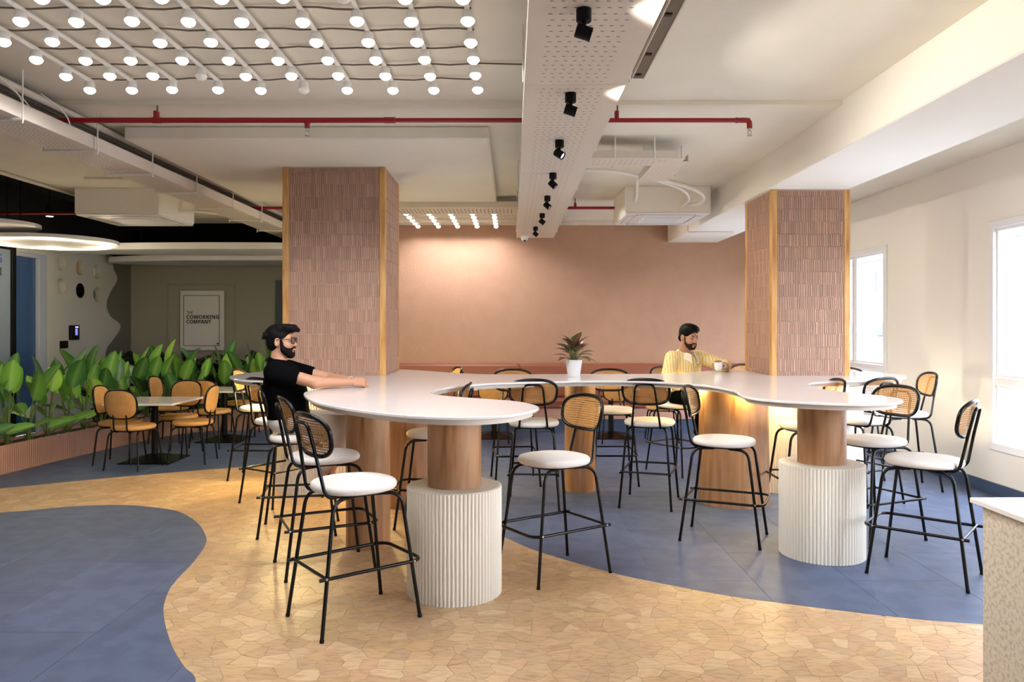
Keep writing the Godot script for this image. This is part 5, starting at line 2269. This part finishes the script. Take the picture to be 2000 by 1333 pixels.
func build_dining() -> void:
	var tables = [[-3.99, 8.58, 0.75, 0.83, "square white cafe table among the tan chairs nearest the planter"], [-3.78, 10.1, 0.72, 0.72, "square white cafe table of the second tan group by the planter bend"], [1.34, 10.4, 0.7, 0.6, "square cafe table before the bench behind the potted plant's side"], [-0.24, 10.4, 0.7, 0.6, "square cafe table before the bench by the wide pillar"]]
	for q in tables:
		var t = thing("cafe_table", q[4], "table", p3(q[0], 0, q[1]))
		var mb = mb_at()
		mb.box(Vector3(0, 0.66, 0), Vector3(q[2], 0.022, q[3]), 0.003)
		obj("tabletop", mb, M.quartz, t)
		mb = mb_at()
		mb.tube([Vector3(0, 0.05, 0), Vector3(0, 0.648, 0)], 0.036, 20)
		mb.box(Vector3(0, 0.644, 0), Vector3(0.3, 0.01, 0.3))
		obj("post", mb, M.black_matte, t)
		mb = mb_at()
		var a = [Vector3(-0.28, 0.0, -0.28), Vector3(0.28, 0.0, -0.28), Vector3(0.28, 0.0, 0.28), Vector3(-0.28, 0.0, 0.28)]
		var b = []
		var c = []
		for p in a:
			b.append(p + Vector3(0, 0.012, 0))
			c.append(p * 0.14 + Vector3(0, 0.075, 0))
		for k in 4:
			var k2 = (k + 1) % 4
			mb.face([a[k], a[k2], b[k2], b[k]], Vector3(0, 0.005, 0))
			mb.face([b[k], b[k2], c[k2], c[k]], Vector3(0, -0.2, 0))
		mb.face(c, Vector3(0, -1, 0))
		obj("foot_plate", mb, M.black_metal, t)
	var C = [
		[-4.3, 8.43, 1.0, 0.06, "tan chair with its back to the planter at the nearer cafe table"],
		[-3.99, 8.1, 0.18, 0.98, "tan chair with its back to the viewer at the nearer cafe table"],
		[-3.52, 8.47, -1.0, -0.05, "tan chair facing the planter at the nearer cafe table"],
		[-3.9, 8.98, -0.05, -1.0, "tan chair facing the viewer behind the nearer cafe table"],
		[-4.42, 9.95, 1.0, 0.0, "tan chair with only its back top showing beyond the nearer table"],
		[-3.72, 9.55, 0.15, 1.0, "tan chair in shade with its back to the viewer at the second table"],
		[-3.75, 10.6, 0.0, -1.0, "tan chair facing the viewer behind the second cafe table"],
		[-3.28, 10.1, -1.0, 0.1, "tan chair facing the planter at the second cafe table"],
		[-0.24, 9.92, 0.0, 1.0, "tan chair facing the bench near the wide pillar"],
		[1.34, 9.92, 0.0, 1.0, "tan chair facing the bench, seen under the table past the golden cane back"],
		[1.95, 10.0, 0.1, 1.0, "tan chair facing the bench behind the seated man's legs"],
	]
	var proto = make_chair()
	for i in C.size():
		var q = C[i]
		var at = p3(q[0], 0, q[1])
		var turn = atan2(q[3], q[2])
		if i == 0:
			proto.position = at
			proto.rotation.y = turn
			tag(proto, q[4], "", "tan upholstered dining chairs")
		else:
			copy_of(proto, q[4], at, turn, "tan upholstered dining chairs")


func build_counter() -> void:
	var t = thing("counter", "grey plaster counter with a pale stone top at the picture edge", "counter", p3(2.5, 0, 2.2))
	var mb = mb_at(t.position)
	span(mb, 1.775, 3.2, 0.0, 0.826, 1.5, 2.9, 0.006)
	obj("body", mb, M.counter_plaster, t)
	mb = mb_at(t.position)
	span(mb, 1.745, 3.23, 0.826, 0.846, 1.47, 2.93, 0.003)
	obj("top_slab", mb, M.quartz, t)


func build_small_things() -> void:
	var t = thing("coffee_cup", "white cup held by the man in yellow", "cup", p3(1.99, 1.072, 7.4))
	var mb = mb_at()
	mb.lathe([Vector2(0, 0), Vector2(0.028, 0), Vector2(0.036, 0.02), Vector2(0.043, 0.075), Vector2(0.041, 0.077), Vector2(0.034, 0.022), Vector2(0.026, 0.006), Vector2(0, 0.006)], 28)
	obj("body", mb, M.white_plastic, t)
	mb = mb_at()
	mb.tube(fillet([Vector3(0.036, 0.022, 0), Vector3(0.066, 0.025, 0), Vector3(0.066, 0.06, 0), Vector3(0.041, 0.06, 0)], 0.018), 0.004, 8)
	obj("handle", mb, M.white_plastic, t)
	for q in [[-2.36, 7.4, "clear water glass on the table end by the planter"], [-2.26, 7.52, "second clear glass close behind the first, by the seated man's back"]]:
		var g = thing("water_glass", q[2], "glass", p3(q[0], TABLE_Y, q[1]))
		mb = mb_at()
		mb.lathe([Vector2(0, 0), Vector2(0.027, 0), Vector2(0.034, 0.1), Vector2(0.0315, 0.1), Vector2(0.025, 0.008), Vector2(0, 0.008)], 24)
		obj("tumbler", mb, M.glass, g)


# ------------------------------------------------------------------ people

func head_shape(s: SDF) -> void:
	s.ell(Vector3(0, 0.03, -0.012), Vector3(0.075, 0.086, 0.094), 0.02)
	s.ell(Vector3(0, -0.03, 0.03), Vector3(0.061, 0.085, 0.062), 0.03)
	s.ell(Vector3(0, -0.072, 0.036), Vector3(0.05, 0.04, 0.054), 0.02)
	s.ell(Vector3(0, -0.1, 0.064), Vector3(0.022, 0.017, 0.02), 0.02)
	for q in [-1.0, 1.0]:
		s.ell(Vector3(q * 0.038, -0.032, 0.056), Vector3(0.027, 0.025, 0.026), 0.02)
		s.ell(Vector3(q * 0.03, 0.004, 0.1), Vector3(0.019, 0.013, 0.017), 0.014, Basis(), true)
		s.ell(Vector3(q * 0.031, 0.005, 0.077), Vector3(0.0145, 0.0105, 0.0125), 0.006)
	s.cone(Vector3(-0.04, 0.022, 0.072), Vector3(0.04, 0.022, 0.072), 0.013, 0.013, 0.015)
	s.cone(Vector3(0, 0.016, 0.086), Vector3(0, -0.026, 0.107), 0.0085, 0.0125, 0.012)
	for q in [-1.0, 1.0]:
		s.ell(Vector3(q * 0.012, -0.031, 0.096), Vector3(0.0095, 0.008, 0.011), 0.008)
		s.ell(Vector3(q * 0.077, -0.006, -0.008), Vector3(0.010, 0.032, 0.019), 0.008, Basis(Vector3.UP, -q * 0.35))
		s.ell(Vector3(q * 0.084, -0.003, -0.004), Vector3(0.006, 0.018, 0.009), 0.006, Basis(), true)
	s.ell(Vector3(0, -0.056, 0.091), Vector3(0.024, 0.006, 0.01), 0.008)
	s.ell(Vector3(0, -0.068, 0.089), Vector3(0.02, 0.0075, 0.011), 0.008)
	s.cone(Vector3(0, -0.06, -0.02), Vector3(0, -0.14, -0.028), 0.052, 0.056, 0.03)


func limb(s: SDF, pts: Array, rad: Array, k: float) -> void:
	for i in pts.size() - 1:
		s.cone(pts[i], pts[i + 1], rad[i], rad[i + 1], k)


# a hand: wrist, direction of the palm, normal of the back of the hand, thumb side, how far the fingers curl (radians per joint)
func hand_shape(s: SDF, wrist: Vector3, dir: Vector3, back: Vector3, thumb: float, curl: float, spread: float = 0.0) -> void:
	dir = dir.normalized()
	back = (back - dir * back.dot(dir)).normalized()
	var side = dir.cross(back) * thumb   # towards the thumb
	s.cone(wrist, wrist + dir * 0.03, 0.024, 0.026, 0.012)
	for k in 4:
		var off = (1.5 - k) * 0.0185
		s.cone(wrist + dir * 0.022 + side * off * 0.7, wrist + dir * 0.085 + side * off, 0.0145, 0.0115, 0.012)
	var lens = [[0.038, 0.024, 0.02], [0.043, 0.027, 0.021], [0.04, 0.025, 0.02], [0.031, 0.019, 0.018]]
	for k in 4:
		var off = (1.5 - k) * 0.0195
		var p = wrist + dir * [0.088, 0.091, 0.088, 0.081][k] + side * off
		var d = (dir + side * (1.5 - k) * spread).normalized()
		var ang = 0.0
		for j in 3:
			ang += curl * [0.8, 1.15, 0.8][j] * (1.0 + 0.06 * k)
			var e = d * cos(ang) - back * sin(ang)
			var q = p + e * lens[k][j]
			s.cone(p, q, [0.0098, 0.0088, 0.0078][j], [0.0088, 0.0078, 0.0066][j], 0.004)
			p = q
	var tb = wrist + dir * 0.022 + side * 0.026 - back * 0.006
	var t1 = tb + (dir * 0.75 + side * 0.65 - back * 0.3).normalized() * 0.04
	var t2 = t1 + (dir * 0.95 + side * 0.15 - back * 0.45).normalized() * 0.032
	var t3 = t2 + (dir * 0.95 - side * 0.2 - back * 0.5).normalized() * 0.025
	s.cone(tb, t1, 0.0145, 0.0115, 0.01)
	s.cone(t1, t2, 0.011, 0.0098, 0.004)
	s.cone(t2, t3, 0.0096, 0.0078, 0.004)


func head_frame(ctr: Vector3, fwd: Vector3, scale: float, tilt: float = 0.0) -> Transform3D:
	fwd = fwd.normalized()
	var x = Vector3.UP.cross(fwd).normalized()
	var b = Basis(x, fwd.cross(x), fwd).rotated(fwd, tilt)
	return Transform3D(b.scaled_local(Vector3.ONE * scale), ctr)


func build_people() -> void:
	man_in_black()
	man_in_yellow()


func man_in_black() -> void:
	var D = 5.65
	var t = thing("person", "bearded man in black shirt and glasses sitting with forearms on the table", "person", p3(-1.56, 0, D))
	var hx = head_frame(p3(-1.695, 1.386, D), Vector3(1, 0.0, 0.06), 0.98)
	var el = p3(-1.4, 1.098, D - 0.2)
	var wr = p3(-1.165, 1.092, D - 0.085)
	var el2 = p3(-1.4, 1.1, D + 0.22)
	var wr2 = p3(-1.175, 1.092, D + 0.045)
	var body = mb_at(t.position)
	var s = SDF.new()
	s.ell(p3(-1.645, 0.82, D), Vector3(0.12, 0.1, 0.15), 0.06)
	s.ell(p3(-1.65, 0.95, D), Vector3(0.115, 0.15, 0.145), 0.06)
	s.ell(p3(-1.68, 1.09, D), Vector3(0.115, 0.15, 0.16), 0.06)
	s.cone(p3(-1.7, 1.18, D - 0.14), p3(-1.7, 1.18, D + 0.14), 0.055, 0.055, 0.05)
	s.cone(p3(-1.725, 1.19, D), p3(-1.705, 1.32, D), 0.06, 0.053, 0.03)
	limb(s, [p3(-1.69, 1.175, D - 0.185), el, wr], [0.052, 0.043, 0.028], 0.02)
	limb(s, [p3(-1.69, 1.175, D + 0.185), el2, wr2], [0.052, 0.043, 0.028], 0.02)
	limb(s, [p3(-1.62, 0.79, D - 0.09), p3(-1.2, 0.78, D - 0.11), p3(-1.36, 0.4, D - 0.13)], [0.075, 0.055, 0.036], 0.03)
	limb(s, [p3(-1.62, 0.79, D + 0.09), p3(-1.2, 0.78, D + 0.11), p3(-1.37, 0.4, D + 0.1)], [0.075, 0.055, 0.036], 0.03)
	for e in [-0.13, 0.1]:
		s.cone(p3(-1.37, 0.37, D + e), p3(-1.23, 0.325, D + e), 0.034, 0.028, 0.03)
	s.build(body, 0.0125)
	s = SDF.new()
	head_shape(s)
	s.build(body, 0.0042, hx)
	s = SDF.new()
	# the hands are folded, the nearer over the farther
	hand_shape(s, wr, Vector3(1, -0.02, -0.45), Vector3(0.25, 0.75, 0.65), -1.0, 0.75)
	s.build(body, 0.0035)
	s = SDF.new()
	hand_shape(s, wr2, Vector3(1, -0.02, 0.4), Vector3(0.3, 0.7, -0.6), 1.0, 0.72)
	s.build(body, 0.0035)
	obj("body", body, M.skin_light, t)
	# shirt
	var mb = mb_at(t.position)
	s = SDF.new()
	s.ell(p3(-1.645, 0.85, D), Vector3(0.15, 0.085, 0.18), 0.06)
	s.ell(p3(-1.65, 0.96, D), Vector3(0.15, 0.16, 0.168), 0.06)
	s.ell(p3(-1.68, 1.08, D), Vector3(0.14, 0.16, 0.185), 0.06)
	s.cone(p3(-1.705, 1.175, D - 0.14), p3(-1.705, 1.175, D + 0.14), 0.07, 0.07, 0.05)
	s.cone(p3(-1.735, 1.19, D), p3(-1.73, 1.235, D), 0.074, 0.068, 0.03)
	s.cone(p3(-1.69, 1.165, D - 0.19), p3(-1.545, 1.128, D - 0.2), 0.074, 0.067, 0.03)
	s.cone(p3(-1.69, 1.165, D + 0.19), p3(-1.545, 1.128, D + 0.21), 0.074, 0.067, 0.03)
	s.ell(p3(-1.5, 1.118, D - 0.2), Vector3(0.05, 0.054, 0.05), 0.01, Basis(), true)
	s.ell(p3(-1.5, 1.118, D + 0.21), Vector3(0.05, 0.054, 0.05), 0.01, Basis(), true)
	s.ell(p3(-1.715, 1.27, D), Vector3(0.06, 0.04, 0.06), 0.01, Basis(), true)
	s.build(mb, 0.011)
	var shirt = obj("shirt", mb, M.cloth_black, t)
	mb = mb_at(t.position)
	var col = []
	for k in 17:
		var a = lerpf(-2.6, 2.6, k / 16.0) + PI
		col.append(p3(-1.722 + 0.066 * cos(a) + 0.01, 1.235 - 0.028 * maxf(0.0, -cos(a)) * -1.0 * 0.0 - 0.022 * (1.0 - cos(a - PI)) * 0.5, D - 0.066 * sin(a)))
	mb.tube(col, 0.011, 8)
	obj("collar", mb, M.cloth_black, shirt)
	# trousers
	mb = mb_at(t.position)
	s = SDF.new()
	s.ell(p3(-1.64, 0.795, D), Vector3(0.15, 0.085, 0.185), 0.05)
	limb(s, [p3(-1.62, 0.795, D - 0.09), p3(-1.2, 0.785, D - 0.11), p3(-1.345, 0.5, D - 0.127)], [0.085, 0.068, 0.06], 0.03)
	limb(s, [p3(-1.62, 0.795, D + 0.09), p3(-1.2, 0.785, D + 0.11), p3(-1.345, 0.5, D + 0.103)], [0.085, 0.068, 0.06], 0.03)
	s.build(mb, 0.0125)
	obj("trousers", mb, M.cloth_grey, t)
	for e in [-0.13, 0.1]:
		mb = mb_at(t.position)
		mb.prism(superellipse(0.13, 0.043, 2.4, 24), 0.0, 0.018, Transform3D(Basis(Vector3(0, 0, 1), -0.22), p3(-1.29, 0.292, D + e)), 0.004)
		mb.tube([p3(-1.29, 0.31, D + e - 0.042), p3(-1.285, 0.362, D + e - 0.02), p3(-1.285, 0.362, D + e + 0.02), p3(-1.29, 0.31, D + e + 0.042)], 0.011, 6)
		mb.tube([p3(-1.4, 0.35, D + e - 0.036), p3(-1.36, 0.4, D + e - 0.03), p3(-1.335, 0.405, D + e), p3(-1.36, 0.4, D + e + 0.03), p3(-1.4, 0.35, D + e + 0.036)], 0.009, 6)
		obj("sandal", mb, M.sandal_brown, t)
	# hair, swept forward
	mb = mb_at(t.position)
	s = SDF.new()
	s.ell(Vector3(0, 0.035, -0.018), Vector3(0.08, 0.09, 0.101), 0.02)
	s.ell(Vector3(0, -0.02, -0.045), Vector3(0.07, 0.062, 0.068), 0.02)
	s.ell(Vector3(0, 0.096, 0.02), Vector3(0.068, 0.032, 0.085), 0.03)
	s.cone(Vector3(-0.032, 0.1, 0.085), Vector3(0.032, 0.1, 0.085), 0.024, 0.024, 0.03)
	s.cone(Vector3(-0.02, 0.096, 0.095), Vector3(0.01, 0.082, 0.122), 0.02, 0.012, 0.02)
	s.cone(Vector3(0.02, 0.096, 0.095), Vector3(0.02, 0.086, 0.118), 0.02, 0.012, 0.02)
	s.ell(Vector3(0, 0.06, -0.05), Vector3(0.07, 0.062, 0.075), 0.02)
	for k in 9:
		var x = -0.056 + 0.014 * k
		s.cone(Vector3(x, 0.03 + 0.03 * (1.0 - absf(x) * 12.0), -0.1), Vector3(x * 1.05, 0.022 + 0.02 * (k % 3), -0.124), 0.016, 0.007, 0.02)
		s.cone(Vector3(x * 0.9, 0.108, 0.0), Vector3(x, 0.112 + 0.006 * (k % 2), 0.05), 0.016, 0.012, 0.015)
	s.ell(Vector3(0, -0.012, 0.096), Vector3(0.085, 0.078, 0.066), 0.012, Basis(), true)
	for q in [-1.0, 1.0]:
		s.ell(Vector3(q * 0.085, -0.02, 0.0), Vector3(0.03, 0.042, 0.03), 0.01, Basis(), true)
	s.ell(Vector3(0, -0.125, 0.01), Vector3(0.1, 0.055, 0.1), 0.012, Basis(), true)
	s.build(mb, 0.0042, hx)
	obj("hair", mb, M.hair_black, t)
	beard(t, hx, 0.006, M.beard_dark)
	face_marks(t, hx, true)
	# glasses
	mb = mb_at(t.position)
	for q in [-1.0, 1.0]:
		var ring = []
		for p in superellipse(0.026, 0.022, 2.8, 24):
			ring.append(hx * Vector3(q * 0.033 + p.x, 0.006 + p.y, 0.106 - 0.35 * absf(q * 0.033 + p.x) * 0.5))
		mb.tube(ring, 0.0026, 6, true)
		mb.tube([hx * Vector3(q * 0.058, 0.018, 0.096), hx * Vector3(q * 0.079, 0.017, 0.05), hx * Vector3(q * 0.084, 0.015, -0.01)], 0.0026, 6)
	mb.tube([hx * Vector3(-0.009, 0.01, 0.105), hx * Vector3(0, 0.014, 0.108), hx * Vector3(0.009, 0.01, 0.105)], 0.0024, 6)
	var gl = obj("glasses", mb, M.black_metal, t)
	mb = mb_at(t.position)
	for q in [-1.0, 1.0]:
		var pts = []
		for p in superellipse(0.025, 0.021, 2.8, 24):
			pts.append(hx * Vector3(q * 0.033 + p.x, 0.006 + p.y, 0.106 - 0.175 * absf(q * 0.033 + p.x)))
		mb.face(pts, hx * Vector3.ZERO)
	var lens = StandardMaterial3D.new()
	lens.resource_name = "lens"
	lens.albedo_color = Color(0.12, 0.09, 0.08, 0.45)
	lens.transparency = BaseMaterial3D.TRANSPARENCY_ALPHA
	lens.roughness = 0.3
	obj("lens", mb, lens, gl)
	mb = mb_at(t.position)
	var band = []
	for k in 16:
		var a = TAU * k / 16
		var ax = (wr2 - el2).normalized()
		var u = ax.cross(Vector3.UP).normalized()
		band.append(el2.lerp(wr2, 0.9) + (u * cos(a) + u.cross(ax) * sin(a)) * 0.031)
	mb.tube(band, 0.005, 6, true)
	obj("wristband", mb, M.steel, t)


func beard(t: Node3D, hx: Transform3D, thick: float, m: Material) -> void:
	var mb = mb_at(t.position)
	var s = SDF.new()
	for q in [-1.0, 1.0]:
		s.cone(Vector3(q * 0.066, 0.005, 0.02), Vector3(q * 0.057, -0.05, 0.03), 0.008 + thick * 0.5, 0.012 + thick, 0.012)
		s.ell(Vector3(q * 0.036, -0.066, 0.05), Vector3(0.023 + thick, 0.032 + thick * 0.5, 0.034), 0.02)
		s.cone(Vector3(q * 0.05, -0.062, 0.04), Vector3(q * 0.024, -0.098, 0.07), 0.017 + thick, 0.017 + thick, 0.02)
		s.cone(Vector3(q * 0.024, -0.054, 0.084), Vector3(q * 0.003, -0.044, 0.1), 0.0065, 0.0075, 0.008)
		s.cone(Vector3(q * 0.026, -0.056, 0.082), Vector3(q * 0.026, -0.085, 0.076), 0.0095, 0.012, 0.012)
	s.ell(Vector3(0, -0.101, 0.066), Vector3(0.034, 0.021 + thick, 0.027 + thick), 0.015)
	s.ell(Vector3(0, -0.062, 0.1), Vector3(0.0185, 0.0125, 0.03), 0.005, Basis(), true)
	s.build(mb, 0.0038, hx)
	obj("beard", mb, m, t)


func face_marks(t: Node3D, hx: Transform3D, smile: bool) -> void:
	var mb = mb_at(t.position)
	for q in [-1.0, 1.0]:
		mb.tube([hx * Vector3(q * 0.014, 0.024, 0.0885), hx * Vector3(q * 0.03, 0.031, 0.086), hx * Vector3(q * 0.048, 0.025, 0.074)], [0.004, 0.0045, 0.0025], 6)
	obj("eyebrows", mb, M.hair_black, t)
	mb = mb_at(t.position)
	for q in [-1.0, 1.0]:
		mb.tube([hx * Vector3(q * 0.02, 0.003, 0.0885), hx * Vector3(q * 0.031, 0.005, 0.0905), hx * Vector3(q * 0.042, 0.003, 0.0855)], [0.0012, 0.0032, 0.0012], 6)
	obj("eyes", mb, M.eye_dark, t)
	mb = mb_at(t.position)
	mb.tube([hx * Vector3(-0.02, -0.066, 0.0935), hx * Vector3(0, -0.069, 0.101), hx * Vector3(0.02, -0.066, 0.0935)], [0.002, 0.0055, 0.002], 8)
	mb.tube([hx * Vector3(-0.021, -0.057, 0.0935), hx * Vector3(0, -0.055, 0.102), hx * Vector3(0.021, -0.057, 0.0935)], [0.0015, 0.0035, 0.0015], 8)
	obj("lips", mb, M.lip, t)
	if smile:
		mb = mb_at(t.position)
		mb.tube([hx * Vector3(-0.018, -0.059, 0.0945), hx * Vector3(0, -0.0625, 0.1015), hx * Vector3(0.018, -0.059, 0.0945)], [0.0015, 0.004, 0.0015], 8)
		obj("teeth", mb, M.teeth, t)


func man_in_yellow() -> void:
	var t = thing("person", "man in a yellow striped shirt sitting at the table holding a cup", "person", p3(1.74, 0, 7.88))
	var hx = head_frame(p3(1.775, 1.392, 7.72), Vector3(0.5, -0.26, 0.82), 1.0, 0.05)
	var R = Vector3(-0.85, 0, 0.52)
	var F = Vector3(0.52, 0, 0.85)
	var c = p3(1.74, 0, 7.86)
	var sh_r = c + R * 0.185 + Vector3(0, 1.18, 0) + F * 0.05
	var sh_l = c - R * 0.185 + Vector3(0, 1.18, 0) + F * 0.05
	var el_r = p3(1.53, 0.95, 7.63)
	var wr_r = p3(1.7, 0.885, 7.55)
	var el_l = p3(2.12, 1.1, 7.66)
	var wr_l = p3(2.085, 1.105, 7.46)
	var hip = c + Vector3(0, 0.79, 0)
	var kn_r = p3(1.87, 0.79, 7.46)
	var kn_l = p3(2.02, 0.79, 7.56)
	var an_r = p3(1.84, 0.41, 7.6)
	var an_l = p3(1.98, 0.41, 7.68)
	var body = mb_at(t.position)
	var s = SDF.new()
	var bs = Basis(R, Vector3.UP, -F)
	s.ell(hip + Vector3(0, 0.03, 0), Vector3(0.15, 0.1, 0.12), 0.06, bs)
	s.ell(c + Vector3(0, 0.95, 0) + F * 0.02, Vector3(0.145, 0.15, 0.115), 0.06, bs)
	s.ell(c + Vector3(0, 1.09, 0) + F * 0.04, Vector3(0.16, 0.15, 0.115), 0.06, bs)
	s.cone(c + R * 0.14 + Vector3(0, 1.18, 0) + F * 0.04, c - R * 0.14 + Vector3(0, 1.18, 0) + F * 0.04, 0.055, 0.055, 0.05)
	s.cone(c + Vector3(0, 1.19, 0) + F * 0.04, p3(1.765, 1.32, 7.76), 0.06, 0.054, 0.03)
	limb(s, [sh_r, el_r, wr_r], [0.05, 0.042, 0.028], 0.02)
	limb(s, [sh_l, el_l, wr_l], [0.05, 0.042, 0.028], 0.02)
	limb(s, [hip + R * 0.09, kn_r, an_r], [0.08, 0.056, 0.036], 0.03)
	limb(s, [hip - R * 0.09, kn_l, an_l], [0.08, 0.056, 0.036], 0.03)
	s.cone(an_r + Vector3(0, -0.04, 0), an_r + Vector3(0.07, -0.085, 0.11), 0.034, 0.027, 0.03)
	s.cone(an_l + Vector3(0, -0.04, 0), an_l + Vector3(0.07, -0.085, 0.11), 0.034, 0.027, 0.03)
	s.build(body, 0.0125)
	s = SDF.new()
	head_shape(s)
	s.build(body, 0.0042, hx)
	s = SDF.new()
	hand_shape(s, wr_l, Vector3(-0.75, 0.1, 0.35), Vector3(0.3, 0.35, 0.9), 1.0, 0.62)
	s.build(body, 0.0035)
	s = SDF.new()
	hand_shape(s, wr_r, Vector3(0.7, -0.1, 0.3), Vector3(0, 1, 0), -1.0, 0.25)
	s.build(body, 0.0042)
	obj("body", body, M.skin_warm, t)
	# shirt
	var mb = mb_at(t.position)
	s = SDF.new()
	s.ell(hip + Vector3(0, 0.05, 0), Vector3(0.175, 0.09, 0.14), 0.06, bs)
	s.ell(c + Vector3(0, 0.96, 0) + F * 0.02, Vector3(0.168, 0.16, 0.14), 0.06, bs)
	s.ell(c + Vector3(0, 1.08, 0) + F * 0.04, Vector3(0.182, 0.165, 0.137), 0.06, bs)
	s.cone(c + R * 0.14 + Vector3(0, 1.175, 0) + F * 0.04, c - R * 0.14 + Vector3(0, 1.175, 0) + F * 0.04, 0.07, 0.07, 0.05)
	limb(s, [sh_r, el_r, el_r.lerp(wr_r, 0.6)], [0.071, 0.06, 0.052], 0.025)
	limb(s, [sh_l, el_l, el_l.lerp(wr_l, 0.3)], [0.071, 0.06, 0.056], 0.025)
	s.ell(c + Vector3(0, 1.25, 0) + F * 0.08, Vector3(0.058, 0.05, 0.075), 0.012, bs, true)
	s.ell(c + Vector3(0, 1.17, 0) + F * 0.185, Vector3(0.028, 0.075, 0.04), 0.012, bs, true)
	s.build(mb, 0.011)
	var shirt = obj("shirt", mb, M.cloth_yellow, t)
	mb = mb_at(t.position)
	# collar: a standing band and two pointed leaves falling over the chest
	for q in [-1.0, 1.0]:
		var rows = []
		for i in 10:
			var a = i / 9.0
			var ang = lerpf(PI, 0.22, a)
			var dir = F * cos(ang) + R * q * sin(ang)
			var ctr = c + Vector3(0, 1.262 - 0.05 * a * a, 0) + F * (0.042 + 0.035 * a * a)
			var fall = 0.04 + 0.045 * a * a * a
			rows.append([ctr + dir * 0.062 + Vector3(0, -0.035, 0), ctr + dir * 0.064, ctr + dir * 0.07 + Vector3(0, 0.004, 0), ctr + dir * 0.078, ctr + dir * (0.106 + 0.014 * a) + Vector3(0, -fall, 0) + R * q * 0.02 * a * a, ctr + dir * 0.1 + Vector3(0, -fall - 0.006, 0) + R * q * 0.02 * a * a, ctr + dir * 0.07 + Vector3(0, -fall, 0)])
		mb.sheet(rows, null, q > 0)
	obj("collar", mb, M.collar_cream, shirt)
	# trousers
	mb = mb_at(t.position)
	s = SDF.new()
	s.ell(hip + Vector3(0, 0.005, 0), Vector3(0.178, 0.085, 0.145), 0.05, bs)
	limb(s, [hip + R * 0.09, kn_r, an_r.lerp(kn_r, 0.12)], [0.088, 0.07, 0.052], 0.03)
	limb(s, [hip - R * 0.09, kn_l, an_l.lerp(kn_l, 0.12)], [0.088, 0.07, 0.052], 0.03)
	s.build(mb, 0.0125)
	obj("trousers", mb, M.cloth_black, t)
	for a in [an_r, an_l]:
		mb = mb_at(t.position)
		var fw = Vector3(0.07, -0.04, 0.11).normalized()
		var sd = fw.cross(Vector3.UP).normalized()
		mb.prism(superellipse(0.042, 0.125, 2.4, 24), 0.0, 0.018, Transform3D(Basis(-sd, fw.cross(sd) * -1.0, fw), a + Vector3(0.03, -0.112, 0.05)), 0.004)
		mb.tube([a + Vector3(0.04, -0.09, 0.06) - sd * 0.042, a + Vector3(0.045, -0.042, 0.062), a + Vector3(0.04, -0.09, 0.06) + sd * 0.042], 0.01, 6)
		mb.tube([a - sd * 0.04 + Vector3(0, -0.05, 0), a + Vector3(0.02, -0.005, 0.03), a + sd * 0.04 + Vector3(0, -0.05, 0)], 0.009, 6)
		obj("sandal", mb, M.sandal_brown, t)
	# hair
	mb = mb_at(t.position)
	s = SDF.new()
	s.ell(Vector3(0, 0.044, -0.016), Vector3(0.084, 0.088, 0.1), 0.02)
	s.ell(Vector3(0, 0.1, 0.035), Vector3(0.068, 0.03, 0.06), 0.03)
	s.cone(Vector3(-0.045, 0.082, 0.066), Vector3(0.045, 0.082, 0.066), 0.017, 0.017, 0.02)
	s.ell(Vector3(0, -0.03, -0.075), Vector3(0.06, 0.045, 0.032), 0.03)
	for k in 12:
		var a = k * 0.618 * TAU
		s.ell(Vector3(cos(a) * 0.05, 0.105 - 0.002 * k, 0.02 + sin(a) * 0.05), Vector3(0.02, 0.017, 0.02), 0.01)
	s.ell(Vector3(0, -0.012, 0.102), Vector3(0.085, 0.08, 0.066), 0.012, Basis(), true)
	for q in [-1.0, 1.0]:
		s.ell(Vector3(q * 0.085, -0.02, 0.0), Vector3(0.03, 0.04, 0.03), 0.01, Basis(), true)
	s.ell(Vector3(0, -0.115, 0.0), Vector3(0.1, 0.06, 0.09), 0.012, Basis(), true)
	s.build(mb, 0.0042, hx)
	obj("hair", mb, M.hair_black, t)
	beard(t, hx, 0.0, M.beard_brown)
	face_marks(t, hx, false)
